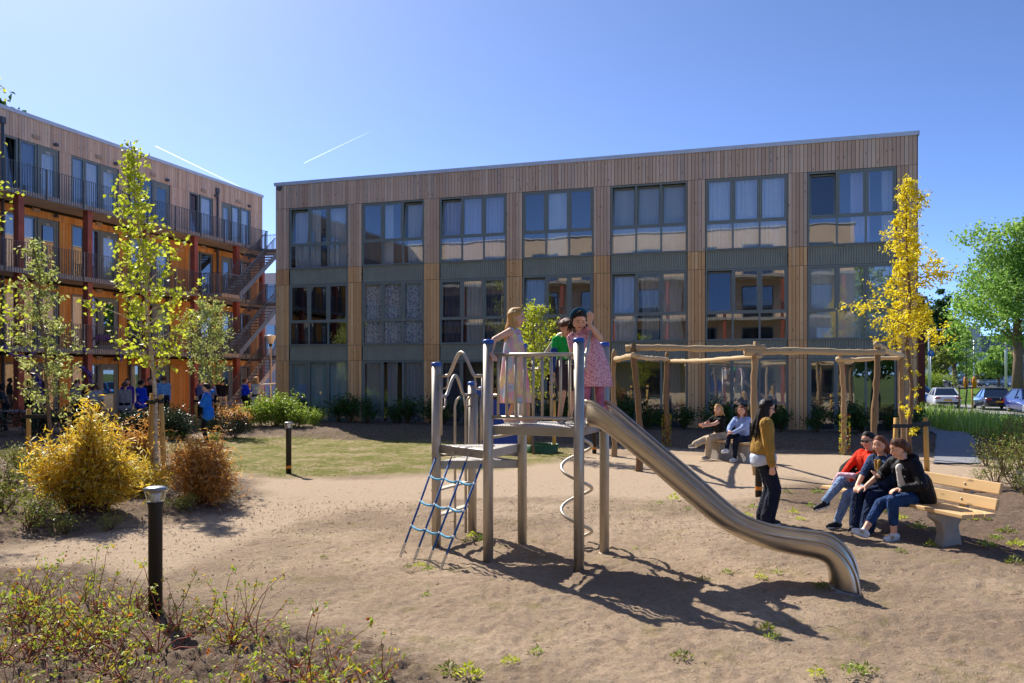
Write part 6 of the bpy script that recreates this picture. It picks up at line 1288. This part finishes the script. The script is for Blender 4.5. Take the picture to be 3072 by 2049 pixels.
post('tall grey street lamp with a side arm beyond the golden locust',cp(2787,95,.35),6.6,.1,True); post('blue round traffic sign on a grey pole near the side arm lamp',cp(2792,94,.35),4.2,.06,False,4.0)
post('grey pole standing in front of the white hall',cp(3018,84,.3),8.,.12); post('slim pole in the grass in front of the stair building',cp(2922,98,.4),5.6,.09); post('round blue sign low on a thin pole at the right edge',cp(3065,86,.35),9,.05,False,2.4)
for px,Y,l in((2923,96,'orange post at the foot of the slim pole'),(2898,96,'orange post left of the slim pole'),(3065,82,'orange post at the right edge of the verge')):
    q=MB(); q.lathe([(.24,0),(.24,1.1),(.2,1.3),(.05,1.34)],n=12); q.lathe([(.245,.8),(.245,.95)],n=12,capb=False,capt=False); tag(q.build('orange_marker_post',plain('orange_plastic',hexc('e08a14'),.5),loc=cp(px,Y,.33)),l,'post','orange marker posts')
q=MB(); p=G(2972,1385); q.box((0,0,.55),(.09,.09,1.15)); tag(q.build('dark_post',M['pipe'],loc=(p.x+2.2,p.y+9,-.25)),'dark square post standing in the reeds','post')
# white roll container and tables by the crowd
rc=empty('roll_container',at(800,HZ,33.6)+Vector((0,0,-2)),R(20),'white tubular roll container beside the lamp post','rack')
for x in(-.45,-.15,.15,.45):
    q=MB(); q.tube([(x,0,.15),(x,0,1.55)],.022,6); q.build('upright',M['white'],rc)
q=MB(); q.tube([(-.45,0,1.55),(.45,0,1.62)],.03,6); q.tube([(.45,0,1.62),(.45,.7,1.62)],.025,6); q.build('top_rail',M['white'],rc)
q=MB(); q.box((0,.35,.15),(.95,.75,.05)); q.build('base',M['pipe'],rc)
for x in(-.4,.4): q=MB(); q.lathe([(.06,0),(.06,.12)],(x,.35,0),10); q.build('wheel',M['black'],rc)
q=MB(); q.bb(.46,.62,-.02,.02,.2,1.5); q.build('side_panel',M['white'],rc)
def table(px,Y,w,label,rz):
    t=empty('table',at(px,HZ,Y)+Vector((0,0,-2)),rz,label,'table','folding tables'); q=MB(); q.box((0,0,.74),(w,.75,.04)); q.build('tabletop',plain('table_top_grey',hexc('9a9aa2'),.5),t)
    for sx in(-1,1):
        for sy in(-1,1): q=MB(); q.tube([(sx*(w/2-.08),sy*.3,0),(sx*(w/2-.08),sy*.3,.72)],.018,6); q.build('leg',M['pipe'],t)
table(35,28.2,1.8,'long folding table in front of the curly haired person',RZ1); table(690,35.5,1.6,'dark folding table near the foot of the stairs',RZ1); table(440,27.4,1.2,'wooden crate table behind the dark hedge',RZ1)
# contrails
s=NM('contrail_vapour'); tr_=s.n('BsdfTransparent'); tl=s.n('BsdfTranslucent'); tl.inputs[0].default_value=(1,1,1,1); df=s.n('BsdfDiffuse'); df.inputs[0].default_value=(1,1,1,1); ad=s.n('AddShader'); s.l(tl.outputs[0],ad.inputs[0]); s.l(df.outputs[0],ad.inputs[1]); mx=s.n('MixShader')
s.l(s.math('MULTIPLY',s.attr(),.32),mx.inputs[0]); s.l(tr_.outputs[0],mx.inputs[1]); s.l(ad.outputs[0],mx.inputs[2]); s.l(mx.outputs[0],s.o.inputs[0])
def contrail(label,a,b,w0,w1,flip):
    q=MB(); A_,B_=at(a[0],a[1],6000),at(b[0],b[1],7500); n=40
    for i in range(n):
        u0,u1=i/n,(i+1)/n; v=(1-u0) if not flip else u0; q.av=max(0,v)**.8; q.tube([A_.lerp(B_,u0),A_.lerp(B_,u1)],[(w0+(w1-w0)*u0),(w0+(w1-w0)*u1)],8,False)
    tag(q.build('contrail',s.m,attr=True),label,'contrail','contrails in the sky')
contrail('longer contrail sloping down towards the right block',(466,438),(770,585),3.,6.,False); contrail('shorter contrail rising to the right above the right block',(912,489),(1120,390),2.2,3.5,False)
